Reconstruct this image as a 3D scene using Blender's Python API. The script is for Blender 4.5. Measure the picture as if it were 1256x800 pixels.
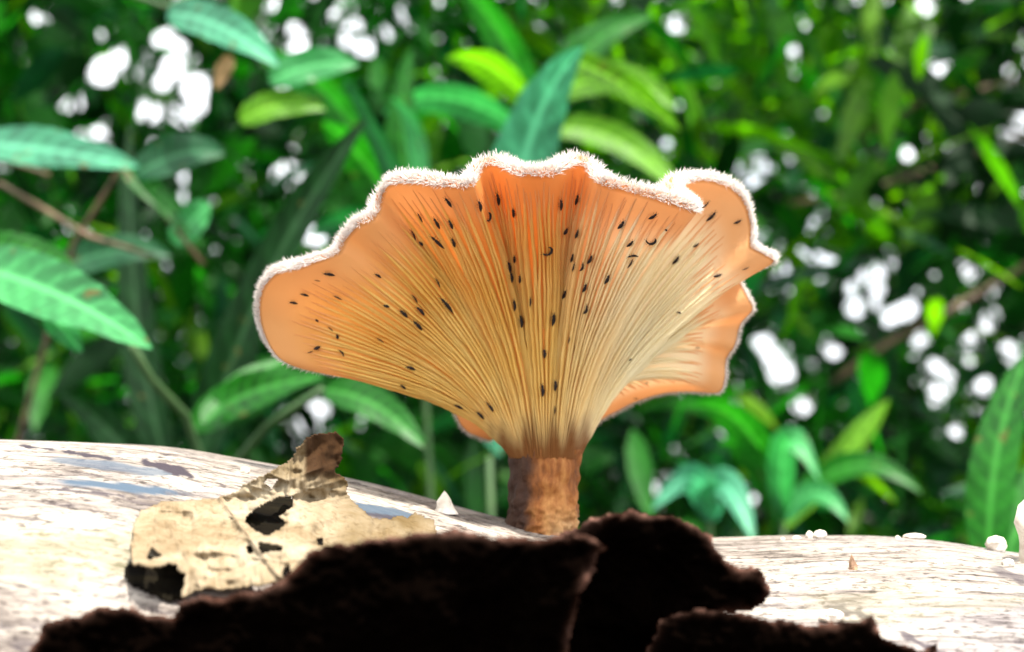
import bpy, bmesh, math, random
import numpy as np
from mathutils import Vector, Matrix, noise
from mathutils.bvhtree import BVHTree
random.seed(7)
rng = np.random.default_rng(7)
sc = bpy.context.scene
for o in list(bpy.data.objects): bpy.data.objects.remove(o)
COL = sc.collection
R = math.radians

# ------------------------------------------------------------------ camera
PITCH = R(7.0); LENS = 50.0; W, H = 1256.0, 800.0
F = W * LENS / 36.0
CAM = np.array((0.0, 0.0, 0.2535))
RIGHT = np.array((1.0, 0, 0)); FWD = np.array((0, math.cos(PITCH), math.sin(PITCH))); UP = np.array((0, -math.sin(PITCH), math.cos(PITCH)))
cd = bpy.data.cameras.new('camera'); cam = bpy.data.objects.new('camera', cd); COL.objects.link(cam)
cam.location = CAM; cam.rotation_euler = (R(90) + PITCH, 0, 0)
cd.lens = LENS; cd.sensor_width = 36; cd.clip_start = 0.005; cd.clip_end = 400
cd.dof.use_dof = True; cd.dof.focus_distance = 0.207; cd.dof.aperture_fstop = 19
sc.camera = cam
sc.render.resolution_x = 1024; sc.render.resolution_y = 652

# ------------------------------------------------------------------ world, sun, exposure
SUN_EL, SUN_AZ = R(66), R(150)
wd = bpy.data.worlds.new('World'); sc.world = wd; wd.use_nodes = True
nt = wd.node_tree; nt.nodes.clear()
sky = nt.nodes.new('ShaderNodeTexSky'); sky.sky_type = 'NISHITA'; sky.sun_disc = False
sky.sun_elevation = SUN_EL; sky.sun_rotation = SUN_AZ; sky.air_density = 1.0; sky.dust_density = 6.0
bg = nt.nodes.new('ShaderNodeBackground'); bg.inputs['Strength'].default_value = 0.15
wo = nt.nodes.new('ShaderNodeOutputWorld')
# bright broken cloud over the whole sky
wtc = nt.nodes.new('ShaderNodeTexCoord'); wnz = nt.nodes.new('ShaderNodeTexNoise'); wnz.inputs['Scale'].default_value = 2.2; wnz.inputs['Detail'].default_value = 8
nt.links.new(wtc.outputs['Generated'], wnz.inputs['Vector'])
wrp = nt.nodes.new('ShaderNodeValToRGB'); wrp.color_ramp.elements[0].position = 0.30; wrp.color_ramp.elements[1].position = 0.52
wrp.color_ramp.elements[0].color = (0.35, 0.35, 0.35, 1); nt.links.new(wnz.outputs[0], wrp.inputs[0])
wmx = nt.nodes.new('ShaderNodeMix'); wmx.data_type = 'RGBA'; wmx.inputs[7].default_value = (7.2, 7.4, 7.6, 1)
nt.links.new(wrp.outputs[0], wmx.inputs[0]); nt.links.new(sky.outputs[0], wmx.inputs[6]); nt.links.new(wmx.outputs[2], bg.inputs[0])
nt.links.new(bg.outputs[0], wo.inputs[0])
sl = bpy.data.lights.new('sun', 'SUN'); sl.energy = 4.5; sl.angle = R(0.6); sl.color = (1.0, 0.95, 0.86)
so = bpy.data.objects.new('sun', sl); COL.objects.link(so)
sd = Vector((math.sin(SUN_AZ) * math.cos(SUN_EL), math.cos(SUN_AZ) * math.cos(SUN_EL), math.sin(SUN_EL)))
so.rotation_euler = sd.to_track_quat('Z', 'Y').to_euler(); so.location = (0, 0, 3)
sc.view_settings.view_transform = 'Standard'; sc.view_settings.look = 'None'
sc.view_settings.exposure = 1.45; sc.view_settings.gamma = 1.0
sc.render.engine = 'CYCLES'
sc.cycles.max_bounces = 6; sc.cycles.transmission_bounces = 4; sc.cycles.diffuse_bounces = 3; sc.cycles.glossy_bounces = 2

# ------------------------------------------------------------------ helpers
def P(px, py, d):
    """photo pixel + depth along the view axis (m) -> world point"""
    return CAM + d * (FWD + (px - W / 2) / F * RIGHT + (H / 2 - py) / F * UP)
def proj(p):
    v = np.asarray(p, float) - CAM
    d = v @ FWD
    return (v @ RIGHT) / d * F + W / 2, H / 2 - (v @ UP) / d * F, d
def n3(x, y, z): return noise.noise(Vector((x, y, z)))
def origin_of(o):
    v = np.zeros(3)
    while o is not None:
        v = v + np.array(o.location); o = o.parent
    return v
def link_mesh(name, verts, faces, mats, parent=None, loc=None, smooth=True, mat_idx=None):
    me = bpy.data.meshes.new(name)
    off = origin_of(parent) if parent is not None else np.zeros(3)
    if loc is not None: off = np.array(loc, float)
    v = np.asarray(verts, float) - off
    me.from_pydata(v.tolist(), [], [tuple(int(i) for i in f) for f in faces])
    if not isinstance(mats, (list, tuple)): mats = [mats]
    for m in mats: me.materials.append(m)
    if mat_idx is not None: me.polygons.foreach_set('material_index', np.asarray(mat_idx, np.int32))
    if smooth: me.polygons.foreach_set('use_smooth', np.ones(len(me.polygons), bool))
    me.update()
    o = bpy.data.objects.new(name, me); COL.objects.link(o)
    if parent is not None: o.parent = parent
    elif loc is not None: o.location = loc
    return o
def empty(name, loc):
    o = bpy.data.objects.new(name, None); COL.objects.link(o); o.location = loc; o.empty_display_size = 0.01
    return o
def tag(o, label=None, cat=None, group=None, kind=None):
    if label: o['label'] = label
    if cat: o['category'] = cat
    if group: o['group'] = group
    if kind: o['kind'] = kind
    return o
def tube(pts, rad, seg=8, cap=True):
    """tube through points -> verts, faces"""
    pts = [np.asarray(p, float) for p in pts]; n = len(pts)
    rad = [rad] * n if np.isscalar(rad) else rad
    V = []; Fc = []; a = None
    for i in range(n):
        t = pts[min(i + 1, n - 1)] - pts[max(i - 1, 0)]; t /= np.linalg.norm(t) + 1e-12
        if a is None:
            a = np.cross(t, (0.3, 0.2, 0.93)); a /= np.linalg.norm(a)
        a = a - t * (a @ t); a /= np.linalg.norm(a); b = np.cross(t, a)
        for k in range(seg):
            w = 2 * math.pi * k / seg
            V.append(pts[i] + rad[i] * (math.cos(w) * a + math.sin(w) * b))
    for i in range(n - 1):
        for k in range(seg):
            k2 = (k + 1) % seg
            Fc.append((i * seg + k, i * seg + k2, (i + 1) * seg + k2, (i + 1) * seg + k))
    if cap:
        Fc.append(tuple(range(seg - 1, -1, -1))); Fc.append(tuple((n - 1) * seg + k for k in range(seg)))
    return V, Fc
def bez(p0, p1, p2, t): return (1 - t) ** 2 * p0 + 2 * t * (1 - t) * p1 + t * t * p2

# ------------------------------------------------------------------ materials
def new_mat(name):
    m = bpy.data.materials.new(name); m.use_nodes = True
    n = m.node_tree.nodes; b = n['Principled BSDF']
    return m, m.node_tree, n, m.node_tree.links, b
def ramp(n, stops, interp='LINEAR'):
    r = n.new('ShaderNodeValToRGB'); r.color_ramp.interpolation = interp
    e = r.color_ramp.elements
    while len(e) < len(stops): e.new(0.5)
    for i, (p, c) in enumerate(stops):
        e[i].position = p; e[i].color = (*c, 1) if len(c) == 3 else c
    return r
def noise_tex(n, l, scale, detail=6, rough=0.6, vec=None, mscale=None, coord='Object'):
    tc = n.new('ShaderNodeTexCoord'); mp = n.new('ShaderNodeMapping')
    if mscale: mp.inputs['Scale'].default_value = mscale
    l.new(tc.outputs[coord], mp.inputs[0])
    t = n.new('ShaderNodeTexNoise'); t.inputs['Scale'].default_value = scale
    t.inputs['Detail'].default_value = detail; t.inputs['Roughness'].default_value = rough
    l.new(mp.outputs[0], t.inputs['Vector']); return t
def mixc(n, l, fac, a, b, mode='MIX'):
    m = n.new('ShaderNodeMix'); m.data_type = 'RGBA'; m.blend_type = mode
    for sock, v in ((m.inputs[0], fac), (m.inputs[6], a), (m.inputs[7], b)):
        if hasattr(v, 'links') or hasattr(v, 'is_linked'): l.new(v, sock)
        elif isinstance(v, (int, float)): sock.default_value = v
        else: sock.default_value = (*v, 1)
    return m.outputs[2]
def bump(n, l, b, h, strength, dist):
    bp = n.new('ShaderNodeBump'); bp.inputs['Strength'].default_value = strength; bp.inputs['Distance'].default_value = dist
    l.new(h, bp.inputs['Height']); l.new(bp.outputs[0], b.inputs['Normal']); return bp
def translucent(m, nt_, n, l, b, col, amount):
    tr = n.new('ShaderNodeBsdfTranslucent'); mx = n.new('ShaderNodeMixShader'); mx.inputs[0].default_value = amount
    if hasattr(col, 'is_linked'): l.new(col, tr.inputs[0])
    else: tr.inputs[0].default_value = (*col, 1)
    out = n['Material Output']
    l.new(b.outputs[0], mx.inputs[1]); l.new(tr.outputs[0], mx.inputs[2]); l.new(mx.outputs[0], out.inputs[0])

def leaf_mat(name, c1, c2, trans, rough=0.38, tamt=0.45, spec=0.5, veins=False):
    m, t, n, l, b = new_mat(name)
    g = n.new('ShaderNodeNewGeometry')
    col = mixc(n, l, g.outputs['Random Per Island'], c1, c2)
    nz = noise_tex(n, l, 45, 6, 0.7); rp = ramp(n, [(0.3, (0.4, 0.42, 0.4)), (0.5, (0.9, 0.9, 0.9)), (0.7, (1.35, 1.3, 1.2))]); l.new(nz.outputs[0], rp.inputs[0])
    col2 = mixc(n, l, 1.0, col, rp.outputs[0], 'MULTIPLY')
    if veins:
        at = n.new('ShaderNodeAttribute'); at.attribute_name = 'lv'     # r: side veins, g: midrib, b: blemish
        sp = n.new('ShaderNodeSeparateColor'); l.new(at.outputs['Color'], sp.inputs[0])
        col2 = mixc(n, l, sp.outputs[0], col2, tuple(min(1, x * 1.9 + 0.01) for x in c2))
        col2 = mixc(n, l, sp.outputs[1], col2, tuple(min(1, x * 2.2 + 0.04) for x in c2))
        sp_n = noise_tex(n, l, 160, 3, 0.6); rs = ramp(n, [(0.66, (0, 0, 0)), (0.72, (1, 1, 1))]); l.new(sp_n.outputs[0], rs.inputs[0])
        col2 = mixc(n, l, rs.outputs[0], col2, (0.10, 0.075, 0.02))
    l.new(col2, b.inputs['Base Color'])
    rr = ramp(n, [(0.3, (rough - 0.06,) * 3), (0.7, (rough + 0.25,) * 3)]); l.new(nz.outputs[0], rr.inputs[0]); l.new(rr.outputs[0], b.inputs['Roughness'])
    b.inputs['Specular IOR Level'].default_value = spec
    tc = mixc(n, l, 1.0, col2, trans, 'MULTIPLY')
    bump(n, l, b, nz.outputs[0], 0.4, 0.002)
    translucent(m, t, n, l, b, tc, tamt); return m
M = {}
LM = {'a': ((0.005, 0.070, 0.006), (0.014, 0.125, 0.008), (1.9, 3.6, 0.8), 0.36, 0.42), 'b': ((0.004, 0.042, 0.016), (0.008, 0.075, 0.026), (1.2, 2.8, 1.0), 0.34, 0.4),
      'c': ((0.035, 0.18, 0.003), (0.10, 0.24, 0.005), (2.4, 2.9, 0.5), 0.38, 0.5), 'd': ((0.0015, 0.016, 0.003), (0.004, 0.034, 0.006), (1.0, 2.6, 0.6), 0.5, 0.35),
      'mint': ((0.022, 0.19, 0.05), (0.045, 0.24, 0.075), (1.2, 2.2, 1.2), 0.30, 0.35), 'teal': ((0.035, 0.19, 0.10), (0.055, 0.24, 0.14), (1.2, 2.0, 1.4), 0.30, 0.35), 'tan': ((0.20, 0.11, 0.05), (0.28, 0.18, 0.09), (1.5, 1.4, 1.2), 0.6, 0.3)}
for k, (c1, c2, tr_, ro_, ta_) in LM.items():
    M['leaf_' + k] = leaf_mat('leaf_' + k, c1, c2, tr_, ro_, ta_, 0.2 if k == 'd' else 0.32, True)
    M['thick_' + k] = leaf_mat('thicket_' + k, c1, c2, tr_, ro_, ta_, 0.2 if k == 'd' else 0.32)

def simple_mat(name, c1, c2, scale, rough=0.7, bumps=0.4, bdist=0.001, mscale=None, stops=(0.35, 0.65)):
    m, t, n, l, b = new_mat(name)
    nz = noise_tex(n, l, scale, 8, 0.65, mscale=mscale); rp = ramp(n, [(stops[0], c1), (stops[1], c2)]); l.new(nz.outputs[0], rp.inputs[0])
    l.new(rp.outputs[0], b.inputs['Base Color']); b.inputs['Roughness'].default_value = rough
    bump(n, l, b, nz.outputs[0], bumps, bdist); return m
M['stalk'] = simple_mat('plant_stalk', (0.012, 0.05, 0.008), (0.035, 0.08, 0.018), 60)
M['twig'] = simple_mat('dry_twig', (0.035, 0.02, 0.012), (0.16, 0.10, 0.055), 90)
M['soil'] = simple_mat('forest_soil', (0.012, 0.010, 0.006), (0.05, 0.04, 0.02), 6, 0.95, 0.8, 0.02)
M['chip'] = simple_mat('pale_wood_chip', (0.45, 0.38, 0.30), (0.75, 0.70, 0.62), 400, 0.8, 0.5, 0.0004)
M['chip_brown'] = simple_mat('brown_chip', (0.10, 0.05, 0.03), (0.30, 0.18, 0.10), 500, 0.8, 0.5, 0.0004)
M['insect'] = simple_mat('insect_black', (0.006, 0.004, 0.006), (0.018, 0.011, 0.010), 900, 0.6, 0.3, 0.0001); M['insect'].node_tree.nodes['Principled BSDF'].inputs['Specular IOR Level'].default_value = 0.2

# log wood
m, t, n, l, b = new_mat('bleached_wood'); M['wood'] = m
g1 = noise_tex(n, l, 90, 10, 0.75, mscale=(0.40, 1.6, 1.6))
g2 = noise_tex(n, l, 420, 6, 0.75, mscale=(0.22, 1.5, 1.5))
g3 = noise_tex(n, l, 22, 6, 0.65, mscale=(0.45, 1.5, 1.5))
g4 = noise_tex(n, l, 1000, 4, 0.7, mscale=(0.55, 1, 1))
r1 = ramp(n, [(0.34, (0.10, 0.08, 0.068)), (0.46, (0.235, 0.20, 0.172)), (0.60, (0.35, 0.315, 0.27))]); l.new(g1.outputs[0], r1.inputs[0])
r3 = ramp(n, [(0.50, (0, 0, 0)), (0.62, (1, 1, 1))]); l.new(g3.outputs[0], r3.inputs[0])
r3.color_ramp.elements[1].color = (0.55, 0.55, 0.55, 1); c = mixc(n, l, r3.outputs[0], r1.outputs[0], (0.16, 0.145, 0.16))
r2 = ramp(n, [(0.38, (0.12, 0.09, 0.09)), (0.49, (0.85, 0.85, 0.85)), (0.62, (1.15, 1.15, 1.15))]); l.new(g2.outputs[0], r2.inputs[0])
c = mixc(n, l, 0.75, c, r2.outputs[0], 'MULTIPLY')
r4 = ramp(n, [(0.37, (0.12, 0.09, 0.08)), (0.47, (1, 1, 1))]); l.new(g4.outputs[0], r4.inputs[0])
c = mixc(n, l, 0.8, c, r4.outputs[0], 'MULTIPLY')
at = n.new('ShaderNodeAttribute'); at.attribute_name = 'stain'
sp = n.new('ShaderNodeSeparateColor'); l.new(at.outputs['Color'], sp.inputs[0])
c = mixc(n, l, sp.outputs[0], c, (0.045, 0.068, 0.098))      # slate patches
c = mixc(n, l, sp.outputs[1], c, (0.03, 0.022, 0.03))     # open cracks, rot
c = mixc(n, l, sp.outputs[2], c, (0.22, 0.20, 0.10))      # algae tint
l.new(c, b.inputs['Base Color']); b.inputs['Roughness'].default_value = 0.75; b.inputs['Specular IOR Level'].default_value = 0.25
ad = n.new('ShaderNodeMath'); ad.operation = 'ADD'; l.new(g2.outputs[0], ad.inputs[0]); l.new(g4.outputs[0], ad.inputs[1])
bump(n, l, b, ad.outputs[0], 0.6, 0.0006)

# bark
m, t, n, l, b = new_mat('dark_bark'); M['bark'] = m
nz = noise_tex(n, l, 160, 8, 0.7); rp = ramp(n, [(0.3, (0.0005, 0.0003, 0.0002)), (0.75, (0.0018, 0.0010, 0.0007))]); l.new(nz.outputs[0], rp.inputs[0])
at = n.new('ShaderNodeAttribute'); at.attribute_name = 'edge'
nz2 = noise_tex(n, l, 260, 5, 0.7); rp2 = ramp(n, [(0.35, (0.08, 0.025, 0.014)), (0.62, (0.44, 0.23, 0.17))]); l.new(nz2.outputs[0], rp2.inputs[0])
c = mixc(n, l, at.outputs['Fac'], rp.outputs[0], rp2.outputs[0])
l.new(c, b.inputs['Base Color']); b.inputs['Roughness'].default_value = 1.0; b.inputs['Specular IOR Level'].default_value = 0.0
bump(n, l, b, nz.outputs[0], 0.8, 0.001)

# dead leaf
m, t, n, l, b = new_mat('dry_leaf'); M['dry'] = m
nz = noise_tex(n, l, 90, 8, 0.7); nzf = noise_tex(n, l, 900, 4, 0.7)
rp = ramp(n, [(0.30, (0.13, 0.083, 0.038)), (0.45, (0.25, 0.19, 0.115)), (0.62, (0.36, 0.30, 0.21))]); l.new(nz.outputs[0], rp.inputs[0])
at = n.new('ShaderNodeAttribute'); at.attribute_name = 'leafcol'
sp = n.new('ShaderNodeSeparateColor'); l.new(at.outputs['Color'], sp.inputs[0])
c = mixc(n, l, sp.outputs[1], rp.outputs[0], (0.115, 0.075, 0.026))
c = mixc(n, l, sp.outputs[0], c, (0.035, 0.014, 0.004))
c = mixc(n, l, sp.outputs[2], c, (0.06, 0.035, 0.02))
r2 = ramp(n, [(0.33, (0.45, 0.38, 0.3)), (0.45, (1, 1, 1))]); l.new(nzf.outputs[0], r2.inputs[0])
c = mixc(n, l, 0.6, c, r2.outputs[0], 'MULTIPLY')
l.new(c, b.inputs['Base Color']); b.inputs['Roughness'].default_value = 0.85; b.inputs['Specular IOR Level'].default_value = 0.12
bump(n, l, b, nz.outputs[0], 0.5, 0.001); translucent(m, t, n, l, b, c, 0.25)

# mushroom
def flesh(name, c1, c2, scale, mscale, tamt, rough=0.55, bs=0.2):
    m, t, n, l, b = new_mat(name)
    nz = noise_tex(n, l, scale, 6, 0.6, mscale=mscale); rp = ramp(n, [(0.32, c1), (0.68, c2)]); l.new(nz.outputs[0], rp.inputs[0])
    at = n.new('ShaderNodeAttribute'); at.attribute_name = 'tint'
    sp = n.new('ShaderNodeSeparateColor'); l.new(at.outputs['Color'], sp.inputs[0])
    c = mixc(n, l, sp.outputs[0], rp.outputs[0], (0.92, 0.85, 0.60))    # creamy side
    c = mixc(n, l, sp.outputs[1], c, (0.82, 0.43, 0.17))                # smooth peach margin
    c = mixc(n, l, sp.outputs[2], c, (0.24, 0.085, 0.018))              # brown toward the stem
    ao = n.new('ShaderNodeAttribute'); ao.attribute_name = 'orange'
    c = mixc(n, l, ao.outputs['Fac'], c, (0.78, 0.26, 0.035))
    l.new(c, b.inputs['Base Color']); b.inputs['Roughness'].default_value = rough; b.inputs['Specular IOR Level'].default_value = 0.3
    nf = noise_tex(n, l, 1500, 3); bump(n, l, b, nf.outputs[0], bs, 0.0002)
    translucent(m, t, n, l, b, c, tamt); return m
M['flesh'] = flesh('cap_flesh', (0.70, 0.33, 0.075), (0.82, 0.45, 0.13), 140, None, 0.45)
M['gill'] = flesh('gill_cream', (0.78, 0.50, 0.11), (0.85, 0.62, 0.20), 120, None, 0.45)
M['skin'] = flesh('cap_skin', (0.72, 0.42, 0.26), (0.86, 0.62, 0.44), 300, None, 0.6)
m, t, n, l, b = new_mat('white_hair'); M['hair'] = m
b.inputs['Base Color'].default_value = (0.90, 0.84, 0.80, 1); b.inputs['Roughness'].default_value = 0.6
translucent(m, t, n, l, b, (0.9, 0.84, 0.8), 0.4)
m, t, n, l, b = new_mat('stem_brown'); M['stem'] = m
nz = noise_tex(n, l, 130, 8, 0.7, mscale=(2.0, 2.0, 0.7)); rp = ramp(n, [(0.32, (0.05, 0.016, 0.005)), (0.48, (0.24, 0.080, 0.016)), (0.70, (0.46, 0.22, 0.065))]); l.new(nz.outputs[0], rp.inputs[0])
at = n.new('ShaderNodeAttribute'); at.attribute_name = 'stemcol'
sp = n.new('ShaderNodeSeparateColor'); l.new(at.outputs['Color'], sp.inputs[0])
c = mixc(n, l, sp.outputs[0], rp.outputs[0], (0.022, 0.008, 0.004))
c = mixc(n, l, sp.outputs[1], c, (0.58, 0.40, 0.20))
l.new(c, b.inputs['Base Color']); b.inputs['Roughness'].default_value = 0.7; b.inputs['Specular IOR Level'].default_value = 0.3
nf = noise_tex(n, l, 900, 5); bump(n, l, b, nf.outputs[0], 0.6, 0.0006)
def set_color_attr(o, name, arr):
    a = o.data.color_attributes.new(name, 'FLOAT_COLOR', 'POINT')
    full = np.ones((len(o.data.vertices), 4), np.float32); arr = np.asarray(arr, np.float32)
    if arr.ndim == 1: full[:, 0] = full[:, 1] = full[:, 2] = arr
    else: full[:, :3] = arr
    a.data.foreach_set('color', full.ravel())
def sstep(a, b_, x): 
    t = np.clip((x - a) / (b_ - a), 0, 1); return t * t * (3 - 2 * t)

# ------------------------------------------------------------------ ground
gv = []; gf = []; NG = 60
for i in range(NG + 1):
    for j in range(NG + 1):
        u = (i / NG * 2 - 1); v = (j / NG * 2 - 1)
        x = 150 * u * abs(u) ** 2; y = 150 * v * abs(v) ** 2
        r_ = math.hypot(x, y)
        gv.append((x, y, (0.02 * n3(x * 2, y * 2, 0) * min(1, r_) - 0.012) if r_ < 30 else 0.0))
for i in range(NG):
    for j in range(NG):
        a = i * (NG + 1) + j; gf.append((a, a + NG + 1, a + NG + 2, a + 1))
tag(link_mesh('ground', gv, gf, M['soil']), 'dark forest floor under the log', 'ground', kind='structure')

# ------------------------------------------------------------------ log
LR, LY = 0.130, 0.237
sil_px = np.array([-2500, -400, -60, 0, 60, 200, 300, 420, 500, 620, 700, 880, 1000, 1130, 1256, 1400, 3500.])
sil_py = np.array([560, 530, 537, 539, 541, 550, 571, 591, 609, 640, 655, 661, 657, 659, 678, 690, 700.])
def log_center_z(x):
    px = x / 0.232 * F + W / 2
    py = np.interp(px, sil_px, sil_py)
    e = PITCH - np.arctan((py - H / 2) / F)
    return CAM[2] + LY * np.tan(e) - LR / np.cos(e)
def log_profile(x):   # radius wobble
    return 0.0
xs = np.concatenate([np.linspace(-0.8, -0.14, 60)[:-1], np.linspace(-0.14, 0.14, 560), np.linspace(0.14, 0.8, 60)[1:]])
# angle measured from straight up toward the camera
an = np.concatenate([np.linspace(R(-22), R(62), 240), np.linspace(R(62), R(338), 70)[1:-1]])
NX, NA = len(xs), len(an)
V = np.zeros((NX, NA, 3)); stain = np.zeros((NX, NA, 3))
zc = log_center_z(xs)
ker = np.ones(31) / 31; zp = np.pad(zc, 15, mode='edge'); zc_s = np.convolve(zp, ker, 'valid')
zc = np.where(np.abs(xs) < 0.14, zc_s, zc)
def log_disp(x, a):
    s = a * LR
    g = n3(x * 9, s * 120, 1.3) * 0.00045 + n3(x * 25, s * 420, 5.1) * 0.00022
    big = n3(x * 14, s * 22, 9.7) * 0.0012
    cr = n3(x * 12 + 3, s * 75, 22.0)
    crack = max(0, 0.045 - abs(cr)) / 0.045
    crack *= max(0, min(1, (n3(x * 20, s * 30, 40.0) - 0.02) * 6))
    c2 = n3(x * 55 + 9, s * 260, 61.0); ck = max(0, 0.05 - abs(c2)) / 0.05 * max(0, min(1, (n3(x * 45, s * 60, 77.0) - 0.12) * 7))
    return g + big - 0.0011 * crack - 0.0005 * ck, max(crack, 0.9 * ck)
def log_hit(px, py):
    """depth along the view axis where the pixel's ray meets the smooth log"""
    dv = FWD + (px - W / 2) / F * RIGHT + (H / 2 - py) / F * UP
    zx = float(np.interp((px - W / 2) / F * 0.205, xs, zc))
    oy, oz = CAM[1] - LY, CAM[2] - zx
    A = dv[1] ** 2 + dv[2] ** 2; B = oy * dv[1] + oz * dv[2]; C = oy * oy + oz * oz - LR * LR
    D = B * B - A * C
    if D < 0: return None
    return (-B - math.sqrt(D)) / A
for i, x in enumerate(xs):
    fine = abs(x) < 0.15
    for j, a in enumerate(an):
        if fine and a < R(64): dsp, cr = log_disp(x, a)
        else: dsp, cr = n3(x * 9, math.cos(a) * 4, math.sin(a) * 4) * 0.004 * (1 if abs(x) > 0.15 else 0.3), 0
        r_ = LR + dsp
        V[i, j] = (x, LY - r_ * math.sin(a), zc[i] + r_ * math.cos(a)); stain[i, j, 1] = cr * 0.9
# stains placed where they lie on the wood (pixel windows turned into wood coordinates)
vis = np.zeros((NX, NA, 2))
fl = V.reshape(-1, 3) - CAM; dd = fl @ FWD
with np.errstate(all='ignore'):
    vis[..., 0] = ((fl @ RIGHT) / dd * F + W / 2).reshape(NX, NA); vis[..., 1] = (H / 2 - (fl @ UP) / dd * F).reshape(NX, NA)
front = np.broadcast_to((an > R(-2)) & (an < R(64)), (NX, NA))
def blob(cx, cy, rx, ry, slope=0.0, freq=60, amp=0.6):
    out = np.zeros((NX, NA))
    idx = np.argwhere(front & (np.abs(vis[..., 0] - cx) < rx * 1.6) & (np.abs(vis[..., 1] - cy - slope * (vis[..., 0] - cx)) < ry * 2))
    for i, j in idx:
        u = (vis[i, j, 0] - cx) / rx; v = (vis[i, j, 1] - cy - slope * (vis[i, j, 0] - cx)) / ry
        d = math.sqrt(u * u + v * v) + amp * n3(vis[i, j, 0] / freq, vis[i, j, 1] / 12, 3.3)
        out[i, j] = max(0, min(1, (1.0 - d) / 0.22))
    return out
stain[..., 0] = np.maximum.reduce([blob(150, 597, 90, 6, 0.10), blob(150, 574, 95, 6, 0.12) * 0.75, blob(470, 628, 60, 7, 0.22) * 0.95])
stain[..., 1] = np.maximum.reduce([stain[..., 1], blob(205, 575, 48, 5, 0.30, 14, 1.2), blob(92, 556, 55, 2.6, 0.15, 14, 1.1), blob(120, 605, 60, 2.0, 0.10, 14, 1.1) * 0.8, blob(45, 638, 14, 1.6), blob(480, 636, 45, 4, 0.2, 20, 0.9) * 0.8,
                                 blob(1040, 750, 30, 8, 0.3, 14, 1.1) * 0.8, blob(1130, 790, 30, 5, 0.5, 14, 1.1) * 0.8, blob(1240, 705, 22, 7, 0.3, 14, 1.0) * 0.7])
stain[..., 2] = np.maximum(blob(70, 680, 150, 40) * 0.35, blob(1100, 740, 140, 22) * 0.2)
faces = []
for i in range(NX - 1):
    for j in range(NA):
        j2 = (j + 1) % NA; faces.append((i * NA + j, (i + 1) * NA + j, (i + 1) * NA + j2, i * NA + j2))
verts = V.reshape(-1, 3)
c0 = np.array([[xs[0] - 0.004, LY, zc[0]], [xs[-1] + 0.004, LY, zc[-1]]])
verts = np.concatenate([verts, c0]); k0 = NX * NA
for j in range(NA):
    j2 = (j + 1) % NA
    faces.append((k0, j, j2)); faces.append((k0 + 1, (NX - 1) * NA + j2, (NX - 1) * NA + j))
log = link_mesh('fallen_log', verts, faces, M['wood'], loc=(0, LY, 0))
set_color_attr(log, 'stain', np.concatenate([stain.reshape(-1, 3), np.zeros((2, 3))]))
tag(log, 'bleached barkless fallen log with cracked grey grain carrying the mushroom', 'log')
log_bvh = BVHTree.FromPolygons([tuple(v) for v in verts], faces)
def log_ray(px, py):
    dv = Vector(FWD + (px - W / 2) / F * RIGHT + (H / 2 - py) / F * UP); L = dv.length
    h = log_bvh.ray_cast(Vector(CAM), dv.normalized())
    return None if h[0] is None else h[3] / L

# ------------------------------------------------------------------ mushroom
BX, BY = 665, 654
D0 = log_ray(BX, BY) or 0.215
print('mushroom depth', D0)
S = D0 / F                                        # metres per pixel at the mushroom
base = P(BX, BY, D0)
mush = empty('mushroom', base)
tag(mush, 'pale orange funnel mushroom with wavy hairy white rim growing from the log', 'mushroom')
# rim loop: photo pixel, metres behind the stem axis (mm), angle round the stem (deg, 0 = toward the camera)
rim = [(437, 460, 8, -104), (405, 459, 3, -97), (372, 453, 0, -91), (346, 441, -2, -85), (330, 417, -3, -79), (322, 387, -4, -74), (326, 358, -6, -69), (343, 338, -8, -65),
       (372, 331, -9, -61), (398, 322, -10, -57), (420, 312, -10, -53), (429, 295, -10, -50), (444, 280, -12, -46), (465, 269, -12, -42), (472, 246, -11, -38), (481, 231, -13, -35),
       (512, 229, -16, -30), (548, 234, -18, -24), (581, 233, -18, -19), (591, 214, -16, -16), (607, 207, -16, -13), (640, 221, -20, -6), (680, 219, -20, 2), (706, 206, -17, 8),
       (718, 211, -17, 11), (732, 229, -20, 15), (762, 238, -20, 21), (800, 248, -21, 28), (832, 258, -20, 34), (852, 264, -18, 38), (848, 256, -13, 41), (830, 241, -8, 44),
       (840, 228, -5, 47), (868, 226, -3, 51), (895, 236, -1, 55), (911, 256, 0, 59), (917, 282, 1, 63), (917, 304, 1, 67), (932, 314, 1, 70), (946, 323, 2, 73),
       (932, 331, 5, 77), (908, 336, 9, 81), (906, 348, 11, 85), (915, 366, 11, 89), (921, 381, 12, 93), (906, 399, 15, 97), (899, 424, 15, 101), (889, 440, 17, 105),
       (887, 465, 17, 109), (879, 481, 18, 113), (850, 480, 20, 119), (815, 482, 22, 126), (780, 492, 24, 133), (748, 508, 26, 141), (722, 521, 27, 150), (700, 500, 30, 160),
       (680, 430, 33, 170), (650, 380, 34, 180), (615, 410, 31, 192), (598, 490, 27, 204), (606, 536, 24, 211), (588, 535, 22, 217), (568, 522, 21, 223), (545, 480, 19, 232), (495, 440, 14, 244)]
RC = []
prev = None
for (px, py, dy, th) in rim:
    if prev is not None and th < prev: th += 360
    prev = th
    RC.append((*P(px, py, D0 + dy * 0.001), th))
RC = np.array(RC)
NR = len(RC)
Ucount = 1300
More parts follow.
